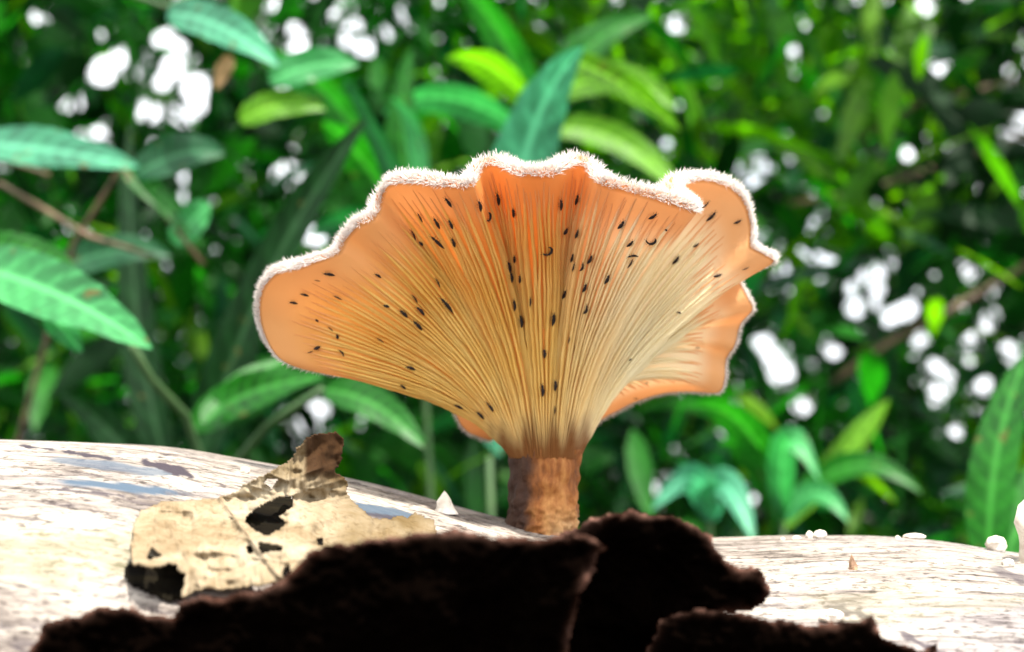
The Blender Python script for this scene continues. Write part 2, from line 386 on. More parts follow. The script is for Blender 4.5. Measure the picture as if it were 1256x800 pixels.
def catmull(u):
    """u in [0,1) -> rim xyz, theta"""
    f = u * NR; i = int(math.floor(f)) % NR; t_ = f - math.floor(f)
    def g(k):
        p = RC[k % NR].copy()
        if k >= NR: p[3] += 360
        if k < 0: p[3] -= 360
        return p
    p0, p1, p2, p3 = g(i - 1), g(i), g(i + 1), g(i + 2)
    q = 0.5 * (2 * p1 + (-p0 + p2) * t_ + (2 * p0 - 5 * p1 + 4 * p2 - p3) * t_ ** 2 + (-p0 + 3 * p1 - 3 * p2 + p3) * t_ ** 3)
    return q
STC = P(669, 563, D0 + 0.0045); SR = 43 * S
Zu = np.array((0, 0, 1.0))
TT = np.concatenate([np.linspace(0, 0.9, 46), np.linspace(0.9, 1.0, 14)[1:]]); NT = len(TT)
def profile(u, t):
    q = catmull(u % 1.0); r_ = q[:3]; th = R(q[3])
    rad = np.array((math.sin(th), -math.cos(th), 0))
    s = STC + SR * rad
    dv = r_ - s; L = np.linalg.norm(dv); dn = dv / L
    d1 = 0.95 * Zu + 0.45 * dn; d1 /= np.linalg.norm(d1)
    hz = dn - Zu * (dn @ Zu); hn = np.linalg.norm(hz); hz = hz / hn if hn > 1e-6 else rad
    fl_ = float(np.interp(q[3], [88, 104, 140, 152, 198, 208, 226, 240], [0, 1, 1, 0, 0, 0.8, 0.8, 0]))   # flaps that rise along the stem, then droop
    d2 = dn + 0.30 * rad - (0.16 + 0.9 * fl_) * Zu; d2 /= np.linalg.norm(d2)
    p1 = s + d1 * L * 0.30 * (1 - fl_) + fl_ * (Zu * 0.016 + dn * 0.001); p2 = r_ - d2 * L * 0.36
    t = np.asarray(t)[:, None]
    return (1 - t) ** 3 * s + 3 * t * (1 - t) ** 2 * p1 + 3 * t * t * (1 - t) * p2 + t ** 3 * r_
us = np.arange(Ucount) / Ucount
Lw = np.array([profile(u, TT) for u in us])           # lower surface (U,T,3)
# smooth neighbouring profiles away from the rim so folds die out toward the stem
for it in range(26):
    wgt = (0.5 * (1 - sstep(0.75, 1.0, TT)))[None, :, None]
    Lw = Lw * (1 - wgt) + wgt * 0.5 * (np.roll(Lw, 1, 0) + np.roll(Lw, -1, 0))
dU = np.roll(Lw, -1, 0) - np.roll(Lw, 1, 0); dT = np.gradient(Lw, axis=1)
Nn = np.cross(dT, dU); Nn /= np.linalg.norm(Nn, axis=2, keepdims=True) + 1e-15
# orient: outward/down side faces away from the axis
mid = Nn[:, 30]; axis_dir = Lw[:, 30] - (STC + Zu * 0.02); 
if np.mean(np.sum(mid * axis_dir, 1)) < 0: Nn = -Nn      # Nn now points to the gill side
thU = np.array([catmull(u)[3] for u in us])
rimR = np.interp(thU, [-104, -97, -85, -72, -60, -40, 40, 60, 75, 85, 120, 150, 200, 256], [0.5, 0.45, 0.5, 0.75, 0.95, 1.05, 1.1, 1.0, 0.9, 0.45, 0.40, 0.5, 0.6, 0.5]) * 0.00112
th_prof = 0.0008 + 0.0012 * np.sin(np.clip(TT, 0, 1) * math.pi * 0.6)
verts = []; faces = []; mi = []; tint = []
pxs = np.array([[proj(Lw[i, j])[0] for j in range(NT)] for i in range(Ucount)])
def tint_at(px, t, th):
    cream = float(np.clip((px - 680) / 90, 0, 1)) * 0.97 + 0.25 * float(np.clip((0.35 - t) / 0.3, 0, 1))
    peach = float(sstep(0.80, 0.95, t)) * 0.9
    brown = float(sstep(0.20, 0.03, t + 0.07 * n3(px / 7, t * 5, 3))) * 0.97
    return (min(1, cream), peach, brown)
thick = np.minimum(th_prof[None, :], 2 * rimR[:, None] * np.ones((1, NT)))
rowlen = NT + 7 + (NT - 10)
KR = 7
for i in range(Ucount):
    row = [Lw[i, j] for j in range(NT)]
    tr = [tint_at(pxs[i, j], TT[j], thU[i]) for j in range(NT)]
    rc = Lw[i, -1]; nn = Nn[i, -2]; dt = Lw[i, -1] - Lw[i, -4]; dt /= np.linalg.norm(dt)
    rr = rimR[i]
    cen = rc - nn * rr
    for k in range(1, KR + 1):
        a = math.pi * k / (KR + 1) * 1.05
        row.append(cen + rr * (math.cos(a) * nn + 1.0 * math.sin(a) * dt)); tr.append((0, 1, 0.4))
    for j in range(NT - 1, 9, -1):
        th_ = 2 * rr * (TT[j] ** 3) + (1 - TT[j] ** 3) * th_prof[j]
        row.append(Lw[i, j] - Nn[i, j] * th_); tr.append((0, 0, 0))
    verts += row; tint += tr
RL = len(verts) // Ucount
for i in range(Ucount):
    i2 = (i + 1) % Ucount
    for j in range(RL - 1):
        faces.append((i * RL + j, i2 * RL + j, i2 * RL + j + 1, i * RL + j + 1)); mi.append(0 if j < NT + 1 else 1)
cc = len(verts); inner = np.mean([verts[i * RL + RL - 1] for i in range(Ucount)], axis=0); verts.append(inner - Zu * 0.001); tint.append((0, 0, 0))
for i in range(Ucount): faces.append((i * RL + RL - 1, ((i + 1) % Ucount) * RL + RL - 1, cc)); mi.append(1)
cap = link_mesh('cap', verts, faces, [M['flesh'], M['skin']], parent=mush, mat_idx=mi)
set_color_attr(cap, 'tint', tint)
def orange_at(p):
    q = proj(p); return math.exp(-((q[0] - 650) / 95) ** 2 - ((q[1] - 285) / 105) ** 2)
set_color_attr(cap, 'orange', [0.85 * orange_at(p) for p in verts])
cap['label'] = 'orange fan-shaped cap with radiating cream gills'
lowF = [(i * NT + j, ((i + 1) % Ucount) * NT + j, ((i + 1) % Ucount) * NT + j + 1, i * NT + j + 1) for i in range(Ucount) for j in range(NT - 1)]
cap_bvh = BVHTree.FromPolygons([tuple(v) for v in Lw.reshape(-1, 3)], lowF)

# gills: blades that follow the surface from the stem to the margin
GV = [tuple(v) for v in Lw.reshape(-1, 3)]; GF = list(lowF)
def gill(ui, t0, t1, hmax, wid, ph, fs=0.55):
    ts = np.linspace(t0, t1, 30); V = []; tn = []
    for k, tt in enumerate(ts):
        jf = np.interp(tt, TT, np.arange(NT)); j = int(min(jf, NT - 2)); fr = jf - j
        off = ui * Ucount + 1.1 * math.sin(ph + tt * 9) * (0.3 + tt) + 0.8 * n3(ui * 50, tt * 14, ph)
        i0 = int(math.floor(off)) % Ucount; f2 = off - math.floor(off); i1 = (i0 + 1) % Ucount
        def at(A): return (A[i0, j] * (1 - fr) + A[i0, j + 1] * fr) * (1 - f2) + (A[i1, j] * (1 - fr) + A[i1, j + 1] * fr) * f2
        p = at(Lw); nn = at(Nn); nn = nn / np.linalg.norm(nn); tu = at(dU); tu = tu / (np.linalg.norm(tu) + 1e-15)
        q = (tt - t0) / (t1 - t0)
        h = hmax * min(1, (q / 0.12 if t0 > 0.05 else 0.04 + q / 0.20)) * (1 - float(sstep(fs, 1.0, q))) * (0.85 + 0.3 * n3(ui * 90, tt * 20, 2)) + 0.00002
        w = wid * (0.75 + 0.5 * float(sstep(0, .5, tt))) * (1 if q < 0.9 else 1 - (q - 0.9) * 6)
        b0 = p - nn * 0.0001; tip = p + nn * h
        V += [b0 - tu * w * 0.62, tip - tu * w * 0.36, tip + nn * w * 0.18, tip + tu * w * 0.36, b0 + tu * w * 0.62]
        tn.append(tint_at(proj(p)[0], min(tt, 0.5) if q < 0.55 else 0.5 + 0.45 * float(sstep(0.55, 1.0, q)), 0))
    Fc = []
    for k in range(len(ts) - 1):
        for e in range(4): Fc.append((k * 5 + e, (k + 1) * 5 + e, (k + 1) * 5 + e + 1, k * 5 + e + 1))
    k0_ = len(GV); GV.extend(tuple(v) for v in V); GF.extend(tuple(i + k0_ for i in f) for f in Fc)
    o = link_mesh('gill', V, Fc, M['gill'], parent=cap)
    set_color_attr(o, 'tint', np.repeat(np.array(tn), 5, axis=0)); set_color_attr(o, 'orange', np.repeat([0.28 * orange_at(V[k * 5]) for k in range(len(ts))], 5))
NG1 = 142
# gill roots are spread evenly round the stem angle so the spacing is even where they run down it
thspan = np.linspace(thU[0], thU[0] + 360, NG1, endpoint=False)
for k in range(NG1):
    u0 = float(np.interp(thspan[k] + random.uniform(-0.5, 0.5), np.append(thU, thU[0] + 360), np.append(us, 1.0)))
    u1 = float(np.interp(thspan[k] + 360 / NG1 / 2, np.append(thU, thU[0] + 360), np.append(us, 1.0)))
    t_end = float(np.interp(thspan[k], [-104, -70, -45, -25, 30, 45, 60, 80, 100, 150, 256], [0.86, 0.90, 0.96, 0.985, 0.985, 0.97, 0.90, 0.88, 0.88, 0.88, 0.84]))
    fs = 0.40 if abs(thspan[k]) > 45 else 0.55
    gill(u0, 0.0, t_end + random.uniform(-0.04, 0.015), 0.00100, 0.00036, random.uniform(0, 6), fs)
    gill(u1, random.uniform(0.20, 0.50), t_end + random.uniform(-0.04, 0.02), 0.00080, 0.00031, random.uniform(0, 6), fs)

# hairs on the rim
HV = []; HF = []
NHAIR = 36000
rp_ = Lw[:, -1]; seglen = np.linalg.norm(np.roll(rp_, -1, 0) - rp_, axis=1)
vis_w = np.where((thU > -80) & (thU < 80), 1.0, 0.5); cum = np.cumsum(seglen * vis_w); cum /= cum[-1]
for k in range(NHAIR):
    i = int(np.searchsorted(cum, random.random())) % Ucount; i2 = (i + 1) % Ucount; f = random.random()
    nn = Nn[i, -2]; dt = Lw[i, -1] - Lw[i, -4]; dt = dt / np.linalg.norm(dt)
    rc = Lw[i, -1] * (1 - f) + Lw[i2, -1] * f; rr = rimR[i]
    tu = Lw[i2, -1] - Lw[i, -1]; tu = tu / (np.linalg.norm(tu) + 1e-12)
    a = random.uniform(0.16, 1.0) * math.pi
    back = 0.0
    if a > 0.62 * math.pi: back = random.random() ** 1.5 * 0.005
    cen = rc - nn * rr - dt * back
    d = math.cos(a) * nn + math.sin(a) * dt
    p = cen + d * rr * 0.95
    dd_ = d + 0.20 * np.array((random.gauss(0, 1), random.gauss(0, 1), random.gauss(0, 1))) + tu * 0.2 * random.gauss(0, 1)
    dd_ = dd_ / np.linalg.norm(dd_)
    L = random.uniform(0.35, 1.0) * 0.00105 * (0.55 + 0.45 * rr / 0.001) * (1.25 + 0.35 * n3(i * 0.03, 0, 5))
    w = 0.000042
    s1 = np.cross(dd_, tu); s1 /= np.linalg.norm(s1) + 1e-12; s2 = np.cross(dd_, s1)
    k0 = len(HV)
    bend = 0.25 * L * np.array((random.gauss(0, .5), random.gauss(0, .5), random.gauss(0, .5)))
    for q in range(3):
        an_ = q * 2.0944; HV.append(p + w * (math.cos(an_) * s1 + math.sin(an_) * s2))
    m_ = p + dd_ * L * 0.55 + bend * 0.4
    for q in range(3):
        an_ = q * 2.0944; HV.append(m_ + 0.75 * w * (math.cos(an_) * s1 + math.sin(an_) * s2))
    HV.append(p + dd_ * L + bend)
    for q in range(3):
        q2 = (q + 1) % 3
        HF.append((k0 + q, k0 + q2, k0 + 3 + q2, k0 + 3 + q)); HF.append((k0 + 3 + q, k0 + 3 + q2, k0 + 6))
ho = link_mesh('hair_fringe', HV, HF, M['hair'], parent=cap); ho['kind'] = 'stuff'; ho['label'] = 'dense white bristly hairs along the rim'

# stem
NS, NK = 60, 96
SV = []; SCc = []
bot = P(664, 668, D0 + 0.003)
for k in range(NS):
    t = k / (NS - 1)
    c = bot * (1 - t) + (STC + Zu * 0.0014) * t
    wpx = np.interp(t, [0, 0.12, 0.3, 0.55, 0.85, 1.0], [45, 44, 43, 42, 43, 44])
    for j in range(NK):
        w = 2 * math.pi * j / NK
        rg = (0.00022 * math.sin(w * 35 + 2 * n3(t * 3, w, 0)) * float(sstep(0.35, 1.0, t)))
        rough = 0.0007 * n3(math.cos(w) * 3, math.sin(w) * 3, t * 7) + 0.0006 * n3(math.cos(w) * 9, math.sin(w) * 9, t * 18) * (1 - float(sstep(0.3, 0.7, t)))
        rough += 0.0005 * max(0, n3(math.cos(w) * 16, math.sin(w) * 16, t * 32)) * (1 - float(sstep(0.2, 0.5, t)))
        r_ = wpx * S + rg + rough
        SV.append(c + r_ * np.array((math.sin(w), -math.cos(w), 0)))
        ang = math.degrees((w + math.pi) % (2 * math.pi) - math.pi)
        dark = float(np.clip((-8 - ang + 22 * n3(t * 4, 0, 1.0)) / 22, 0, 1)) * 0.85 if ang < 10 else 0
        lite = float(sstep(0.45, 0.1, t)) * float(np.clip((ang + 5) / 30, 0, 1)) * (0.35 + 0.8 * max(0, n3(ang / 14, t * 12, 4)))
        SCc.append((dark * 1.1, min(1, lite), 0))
SF = [(k * NK + j, k * NK + (j + 1) % NK, (k + 1) * NK + (j + 1) % NK, (k + 1) * NK + j) for k in range(NS - 1) for j in range(NK)]
SF.append(tuple(range(NK - 1, -1, -1))); SF.append(tuple((NS - 1) * NK + j for j in range(NK)))
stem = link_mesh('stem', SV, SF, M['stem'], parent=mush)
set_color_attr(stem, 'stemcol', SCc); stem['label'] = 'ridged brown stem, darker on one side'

# ------------------------------------------------------------------ insects
def insect_mesh(kind):
    me_v = []; me_f = []
    def add(vf):
        k = len(me_v); me_v.extend(vf[0]); me_f.extend([tuple(i + k for i in f) for f in vf[1]])
    N = 13
    def cl(s):   # body centre line, length about 1
        if kind == 'hook':
            a = -1.0 + s * 3.6
            return np.array((0.32 * math.cos(a) - (0.0 if s > 0.3 else (0.3 - s) * 0.3), 0.32 * math.sin(a) - 0.05, 0.10))
        if kind == 'bent':
            return np.array((s - 0.5, 0.22 * math.sin(s * 2.6) - 0.15, 0.10 + 0.04 * math.sin(s * 3)))
        return np.array((s - 0.5, 0.03 * math.sin(s * 4), 0.10 + 0.03 * math.sin(s * 3)))
    w0 = 0.10 if kind != 'thin' else 0.07
    if kind == 'dot': w0 = 0.22
    if kind == 'hook': w0 = 0.085
    pr = [0.25, 0.75, 0.80, 0.55, 0.85, 1.0, 1.05, 1.05, 1.0, 0.85, 0.65, 0.4, 0.1]
    pts = [cl(i / (N - 1)) for i in range(N)]; add(tube(pts, [w0 * q * (1 + 0.05 * (-1) ** i) for i, q in enumerate(pr)], 8))
    hd = pts[0]; dr = pts[0] - pts[2]; dr /= np.linalg.norm(dr); sd_ = np.cross((0, 0, 1.0), dr)
    for sg in (-1, 1):
        add(tube([hd + sd_ * sg * 0.02, hd + dr * 0.10 + sd_ * sg * 0.07 + np.array((0, 0, .02)), hd + dr * 0.20 + sd_ * sg * 0.09], [0.014, 0.012, 0.006], 4))
    for li, i in enumerate((3, 4, 5)):
        dr = pts[i - 1] - pts[i + 1]; dr /= np.linalg.norm(dr); sd_ = np.cross((0, 0, 1.0), dr)
        for sg in (-1, 1):
            k = pts[i] + sd_ * sg * (w0 + 0.04) + dr * (0.06 - 0.05 * li) + np.array((0, 0, 0.03)); f = pts[i] + sd_ * sg * (w0 + 0.09) + dr * (0.10 - 0.10 * li); f[2] = -0.02
            add(tube([pts[i], k, f], [0.016, 0.013, 0.008], 4))
    me = bpy.data.meshes.new('insect_' + kind); me.from_pydata([tuple(v) for v in me_v], [], me_f); me.materials.append(M['insect'])
    me.polygons.foreach_set('use_smooth', np.ones(len(me.polygons), bool)); me.update(); return me
IM = {k: insect_mesh(k) for k in ('plain', 'thin', 'hook', 'bent', 'dot')}
z1 = [(912,247,15,20,'plain'),(1047,265,6,25,'plain'),(1083,312,8,22,'hook'),(1132,235,5,28,'plain'),(1204,297,-2,22,'plain'),(787,315,12,22,'thin'),(862,340,15,25,'plain'),(923,345,10,22,'plain'),
      (752,397,10,22,'thin'),(787,433,9,8,'dot'),(867,425,28,25,'plain'),(935,427,8,22,'plain'),(1207,503,0,18,'plain'),(1177,540,5,25,'plain'),(1187,585,3,22,'plain'),(380,567,24,3,'plain'),
      (327,596,12,2,'thin'),(270,659,18,4,'plain'),(220,695,18,2,'plain'),(418,672,18,8,'thin'),(595,577,14,8,'plain'),(860,610,10,20,'thin'),(903,708,28,32,'plain'),(634,710,13,3,'dot'),
      (712,745,18,16,'plain'),(785,735,18,18,'plain'),(760,680,12,18,'thin'),(1197,712,3,22,'plain')]
z2 = [(40,297,2,22,'plain'),(242,260,1,28,'plain'),(322,238,-6,25,'plain'),(265,378,-8,14,'dot'),(324,392,-8,24,'plain'),(186,462,10,24,'hook'),(43,503,0,16,'plain'),(68,592,0,20,'plain'),
      (302,500,-6,22,'plain'),(308,540,-6,22,'thin'),(342,537,-12,18,'bent'),(375,503,-10,20,'plain'),(516,348,-14,20,'plain'),(655,309,-18,12,'plain'),(555,432,-14,14,'plain'),(650,415,-12,22,'hook'),
      (570,485,22,2,'bent'),(555,520,-12,22,'thin'),(716,371,5,4,'dot'),(848,440,-12,8,'plain'),(757,507,-14,18,'plain'),(887,260,-18,16,'thin'),(914,312,-20,20,'plain'),(1033,335,-16,8,'plain'),
      (1068,544,-14,6,'thin'),(945,575,-18,6,'plain'),(453,592,-10,22,'plain'),(352,630,-8,20,'plain'),(265,662,-8,22,'plain'),(115,693,-1,22,'thin'),(35,710,2,24,'plain'),(360,727,-12,20,'bent'),
      (67,775,2,20,'plain'),(210,772,-3,25,'plain'),(775,741,10,3,'plain')]
z3 = [(323,48,7,5,'dot'),(385,85,12,9,'thin'),(414,120,2,12,'dot'),(322,170,-14,6,'dot'),(292,188,-12,4,'thin'),(434,193,8,16,'bent'),(712,18,14,14,'plain'),(775,70,20,20,'plain'),(607,135,16,10,'thin'),
      (743,260,20,6,'plain'),(708,342,14,12,'plain'),(958,430,20,8,'plain'),(937,456,6,2,'dot'),(1055,470,16,16,'plain'),(1098,432,16,22,'thin'),(925,8,6,10,'thin')]
z4 = [(135,55,2,22,'plain'),(268,45,-2,25,'plain'),(408,8,-6,10,'plain'),(340,130,-3,14,'thin'),(235,188,2,20,'plain'),(228,345,2,26,'plain'),(281,325,0,22,'plain'),(282,430,0,16,'thin'),(810,13,10,2,'plain'),
      (890,162,10,2,'bent'),(601,213,-6,4,'dot'),(672,312,8,2,'plain'),(627,378,10,2,'bent'),(12,418,10,14,'plain')]
spots = [(300 + a * .275, 180 + b_ * .275, c_ * .275, d_ * .275, k) for a, b_, c_, d_, k in z1] + [(620 + a * .275, 180 + b_ * .275, c_ * .275, d_ * .275, k) for a, b_, c_, d_, k in z2] + \
        [(300 + a * .275, 380 + b_ * .275, c_ * .275, d_ * .275, k) for a, b_, c_, d_, k in z3] + [(600 + a * .2875, 380 + b_ * .2875, c_ * .2875, d_ * .2875, k) for a, b_, c_, d_, k in z4]
def cap_ray(px, py):
    dv = Vector(FWD + (px - W / 2) / F * RIGHT + (H / 2 - py) / F * UP).normalized()
    return cap_bvh.ray_cast(Vector(CAM), dv)
gill_bvh = BVHTree.FromPolygons(GV, GF)
for (px, py, dx, dy, kind) in spots:
    h = cap_ray(px, py)
    if h[0] is None: continue
    nn = h[1]
    if nn.dot(Vector(FWD)) > 0: nn = -nn
    p2 = cap_ray(px + dx * 0.5, py + dy * 0.5); p3 = cap_ray(px - dx * 0.5, py - dy * 0.5)
    if p2[0] is not None and p3[0] is not None and (p2[0] - p3[0]).length < 0.006: ax = p2[0] - p3[0]
    else: ax = Vector(RIGHT * dx - UP * dy)
    ax = (ax - nn * ax.dot(nn)).normalized(); ay = nn.cross(ax)
    L = max(0.00055, 2 * math.hypot(dx, dy) * S) * (1.0 if kind != 'hook' else 1.15)
    o = bpy.data.objects.new('insect', IM[kind]); COL.objects.link(o)
    sxy = L
    mt = Matrix(((ax[0], ay[0], nn[0]), (ax[1], ay[1], nn[1]), (ax[2], ay[2], nn[2]))).to_4x4()
    fade = py < 300
    best = 1e9      # nearest of a few rays, so the insect rests on the gill edges under it
    for (ox, oy) in ((0, 0), (dx * .5, dy * .5), (-dx * .5, -dy * .5), (2, 0), (-2, 0), (0, 2), (0, -2)):
        dv = Vector(FWD + (px + ox - W / 2) / F * RIGHT + (H / 2 - py - oy) / F * UP).normalized()
        hg = gill_bvh.ray_cast(Vector(CAM), dv)
        if hg[0] is not None: best = min(best, hg[3])
    dv = Vector(FWD + (px - W / 2) / F * RIGHT + (H / 2 - py) / F * UP).normalized()
    best = max(best, h[3] - 0.0014)
    mt.translation = Vector(CAM) + dv * best + nn * 0.00003
    o.matrix_world = mt @ Matrix.Diagonal((sxy, min(sxy * 1.6, 0.0026) if kind == 'plain' else sxy * 1.15, min(sxy, 0.0022) if kind == 'plain' else sxy, 1))
    if px < 470: rg_ = 'on the smooth orange lobe over the dead leaf'
    elif px > 860: rg_ = 'on the smooth peach folds beside the cream gills'
    elif px > 715: rg_ = 'on the pale cream gills'
    elif py > 420: rg_ = 'low on the gills near the brown stem'
    elif py < 300: rg_ = 'on the orange gills close under the hairy rim'
    else: rg_ = 'on the orange gills midway between rim and stem'
    kd = {'hook': 'tiny black insect curled into a hook', 'bent': 'tiny black insect bent sideways', 'dot': 'stubby round black insect', 'thin': 'very slender black insect', 'plain': 'straight teardrop-shaped black insect'}[kind]
    lb = kd + ' ' + rg_; gp = kd.replace('insect', 'insects') + ' ' + rg_
    tag(o, lb, 'insect', gp)

# ------------------------------------------------------------------ sheets cut from an outline
def poly_inside(poly, X, Y):
    ins = np.zeros(X.shape, bool); n_ = len(poly); j = n_ - 1
    for i in range(n_):
        xi, yi = poly[i]; xj, yj = poly[j]
        cnd = ((yi > Y) != (yj > Y)) & (X < (xj - xi) * (Y - yi) / (yj - yi + 1e-12) + xi)
        ins ^= cnd; j = i
    return ins
def poly_dist(poly, X, Y):
    D = np.full(X.shape, 1e9)
    for i in range(len(poly)):
        ax, ay = poly[i]; bx_, by_ = poly[(i + 1) % len(poly)]
        vx, vy = bx_ - ax, by_ - ay; L2 = vx * vx + vy * vy + 1e-9
        t = np.clip(((X - ax) * vx + (Y - ay) * vy) / L2, 0, 1)
        D = np.minimum(D, np.hypot(X - ax - t * vx, Y - ay - t * vy))
    return D
def npx(X, Y, s, seed, amp):
    out = np.zeros(X.shape)
    for idx in np.ndindex(X.shape): out[idx] = amp * n3(X[idx] / s, Y[idx] / s, seed)
    return out
def grid_sheet(outline, holes, step, jitter, js):
    o = np.array(outline); x0, x1, y0, y1 = o[:, 0].min(), o[:, 0].max(), o[:, 1].min(), o[:, 1].max()
    gx = np.arange(x0 - step, x1 + 2 * step, step); gy = np.arange(y0 - step, y1 + 2 * step, step)
    X, Y = np.meshgrid(gx, gy)
    Xj = X + npx(X, Y, js, 1.7, jitter) + npx(X, Y, js * .35, 4.7, jitter * .45); Yj = Y + npx(X, Y, js, 8.7, jitter) + npx(X, Y, js * .35, 3.7, jitter * .35)
    ins = poly_inside(outline, Xj, Yj)
    for h in holes: ins &= ~poly_inside(h, Xj, Yj)
    D = poly_dist(outline, Xj, Yj)
    for h in holes: D = np.minimum(D, poly_dist(h, Xj, Yj))
    return X, Y, ins, D

# dead leaf lying over the log
z8 = lambda L: [(140 + a * .3185, 510 + b_ * .3185) for a, b_ in L]
leaf_out = z8([(70,430),(82,395),(100,365),(180,328),(300,322),(400,313),(455,300),(475,285),(500,262),(540,245),(580,225),(640,190),(690,160),(700,125),(733,104),(740,82),(800,68),(860,60),(886,88),(882,170),(852,212),(880,230),(902,250),(896,286),
               (915,320),(950,352),(1000,395),(1060,392),(1100,382),(1130,392),(1160,363),(1182,382),(1230,398),(1245,450),(1180,500),(1000,560),(820,600),(700,640),(640,640),(520,660),(400,672),(330,672),(290,690),(255,700),(268,650),(272,610),(250,600),(240,572),(215,568),(190,580),(150,585),(95,570),(72,580),(60,520)])
leaf_holes = [z8(h) for h in ([(505,405),(520,380),(560,352),(600,330),(650,308),(690,312),(688,345),(660,372),(625,388),(660,410),(640,432),(590,458),(545,440)], [(552,488),(600,490),(646,505),(640,522),(600,520),(570,530)], [(505,505),(520,498),(536,520),(520,530)],
                              [(575,258),(605,245),(632,246),(615,262),(610,282)], [(500,225),(530,250),(505,262)], [(128,540),(150,508),(182,540),(155,543),(135,555)], [(785,475),(800,470),(803,490),(788,495)], [(650,600),(672,575),(680,630),(655,635)])]
X, Y, ins, Dd = grid_sheet(leaf_out, leaf_holes, 1.5, 1.6, 5)
anchor = log_ray(415, 610) or 0.215
def leaf_depth(px, py):
    d = log_ray(px, max(py, 612))
    d0 = min(d if d else anchor, anchor + 0.004)
    return d0
cols_x = X[0]; rows_y = Y[:, 0]
Dz = np.zeros(X.shape); colr = np.zeros((*X.shape, 3))
side_v = [((352 - k * 0.5, 590 + k * 20), (352 + sg * (62 + 6 * k), 566 + k * 22)) for k in range(6) for sg in (-1, 1)]
veins = [((356, 560), (345, 709)), ((270, 612), (340, 706)), ((203, 640), (247, 724)), ((300, 600), (352, 640)), ((372, 600), (450, 650)), ((360, 620), (420, 672))]
def vdist(px, py, v):
    (ax, ay), (bx_, by_) = v; t = max(0, min(1, ((px - ax) * (bx_ - ax) + (py - ay) * (by_ - ay)) / ((bx_ - ax) ** 2 + (by_ - ay) ** 2)))
    return math.hypot(px - ax - t * (bx_ - ax), py - ay - t * (by_ - ay))
nr, nc = X.shape
for i in range(nr):
    for j in range(nc):
        if not ins[max(0, i - 1):i + 2, max(0, j - 1):j + 2].any(): continue
        px, py = X[i, j], Y[i, j]
        d = leaf_depth(px, py)
        lift = 0.0030 + 0.0065 * math.exp(-((px - 352 - (py - 600) * -0.08) / 55) ** 2)
        lift += 0.0058 * math.exp(-(((px - 195) / 45) ** 2 + ((py - 700) / 30) ** 2))
        lift += 0.0022 * n3(px / 38, py / 30, 3) + 0.0008 * n3(px / 12, py / 10, 6) + 0.0007 * math.exp(-(vdist(px, py, veins[1]) / 3) ** 2)
        for q, v in enumerate(veins): lift += (0.0009 if q == 0 else 0.0005) * math.exp(-(vdist(px, py, v) / 2.5) ** 2)
        for v in side_v: lift += 0.00045 * math.exp(-(vdist(px, py, v) / 2.0) ** 2)
        lift += 0.0012 * abs(n3(px / 22, py / 18, 31)) + 0.0010 * abs(n3(px / 9, py / 30, 37))
        if py < 600 and px > 355: lift += -0.0006 * (600 - py) / 30 + 0.0012 * math.sin((px - 372) / 9)
        Dz[i, j] = d - lift
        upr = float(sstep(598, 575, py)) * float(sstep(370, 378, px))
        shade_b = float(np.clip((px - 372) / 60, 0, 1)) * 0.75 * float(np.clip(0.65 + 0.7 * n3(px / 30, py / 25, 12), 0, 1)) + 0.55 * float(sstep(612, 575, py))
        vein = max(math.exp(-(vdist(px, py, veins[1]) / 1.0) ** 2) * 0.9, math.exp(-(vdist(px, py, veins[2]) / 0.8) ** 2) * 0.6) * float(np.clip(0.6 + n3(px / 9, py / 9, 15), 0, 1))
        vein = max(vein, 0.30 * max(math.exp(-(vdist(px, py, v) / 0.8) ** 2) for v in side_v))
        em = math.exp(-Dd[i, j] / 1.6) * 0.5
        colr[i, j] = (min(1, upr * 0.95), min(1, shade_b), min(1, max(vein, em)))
idx = -np.ones((nr, nc), int); LV = []; LC = []; LF = []
for i in range(nr - 1):
    for j in range(nc - 1):
        if ins[i, j] and ins[i + 1, j] and ins[i, j + 1] and ins[i + 1, j + 1]:
            for (a, b_) in ((i, j), (i + 1, j), (i + 1, j + 1), (i, j + 1)):
                if idx[a, b_] < 0: idx[a, b_] = len(LV); LV.append(P(X[a, b_], Y[a, b_], Dz[a, b_])); LC.append(colr[a, b_])
            LF.append((idx[i, j], idx[i + 1, j], idx[i + 1, j + 1], idx[i, j + 1]))
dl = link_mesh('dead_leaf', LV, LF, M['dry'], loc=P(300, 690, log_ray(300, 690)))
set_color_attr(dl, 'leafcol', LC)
md = dl.modifiers.new('thickness', 'SOLIDIFY'); md.thickness = 0.00022; md.offset = -1
tag(dl, 'curled dry tan leaf with ragged holes lying on the log', 'dead leaf')

# near-black sheets under the dry leaf, added as the shade there
def under_shade(outline, label):
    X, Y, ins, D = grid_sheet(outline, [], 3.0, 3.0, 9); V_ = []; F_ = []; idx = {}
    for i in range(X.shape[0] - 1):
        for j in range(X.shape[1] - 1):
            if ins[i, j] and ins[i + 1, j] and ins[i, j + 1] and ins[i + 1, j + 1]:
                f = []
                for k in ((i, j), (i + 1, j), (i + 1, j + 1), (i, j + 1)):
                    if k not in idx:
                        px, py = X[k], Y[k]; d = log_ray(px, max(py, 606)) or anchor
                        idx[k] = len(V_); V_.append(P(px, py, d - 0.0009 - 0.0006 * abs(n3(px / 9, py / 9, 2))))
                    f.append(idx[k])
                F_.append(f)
    o = link_mesh('shade_sheet', V_, F_, M['leaf_shade'], loc=V_[len(V_) // 2]); md = o.modifiers.new('thickness', 'SOLIDIFY'); md.thickness = 0.0002; md.offset = -1
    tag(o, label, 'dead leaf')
M['leaf_shade'] = simple_mat('shade_sheet', (0.0015, 0.001, 0.0008), (0.009, 0.007, 0.0035), 400, 0.9, 0.6, 0.0005, mscale=(0.3, 1, 1))
M['leaf_shade'].node_tree.nodes['Principled BSDF'].inputs['Specular IOR Level'].default_value = 0.05
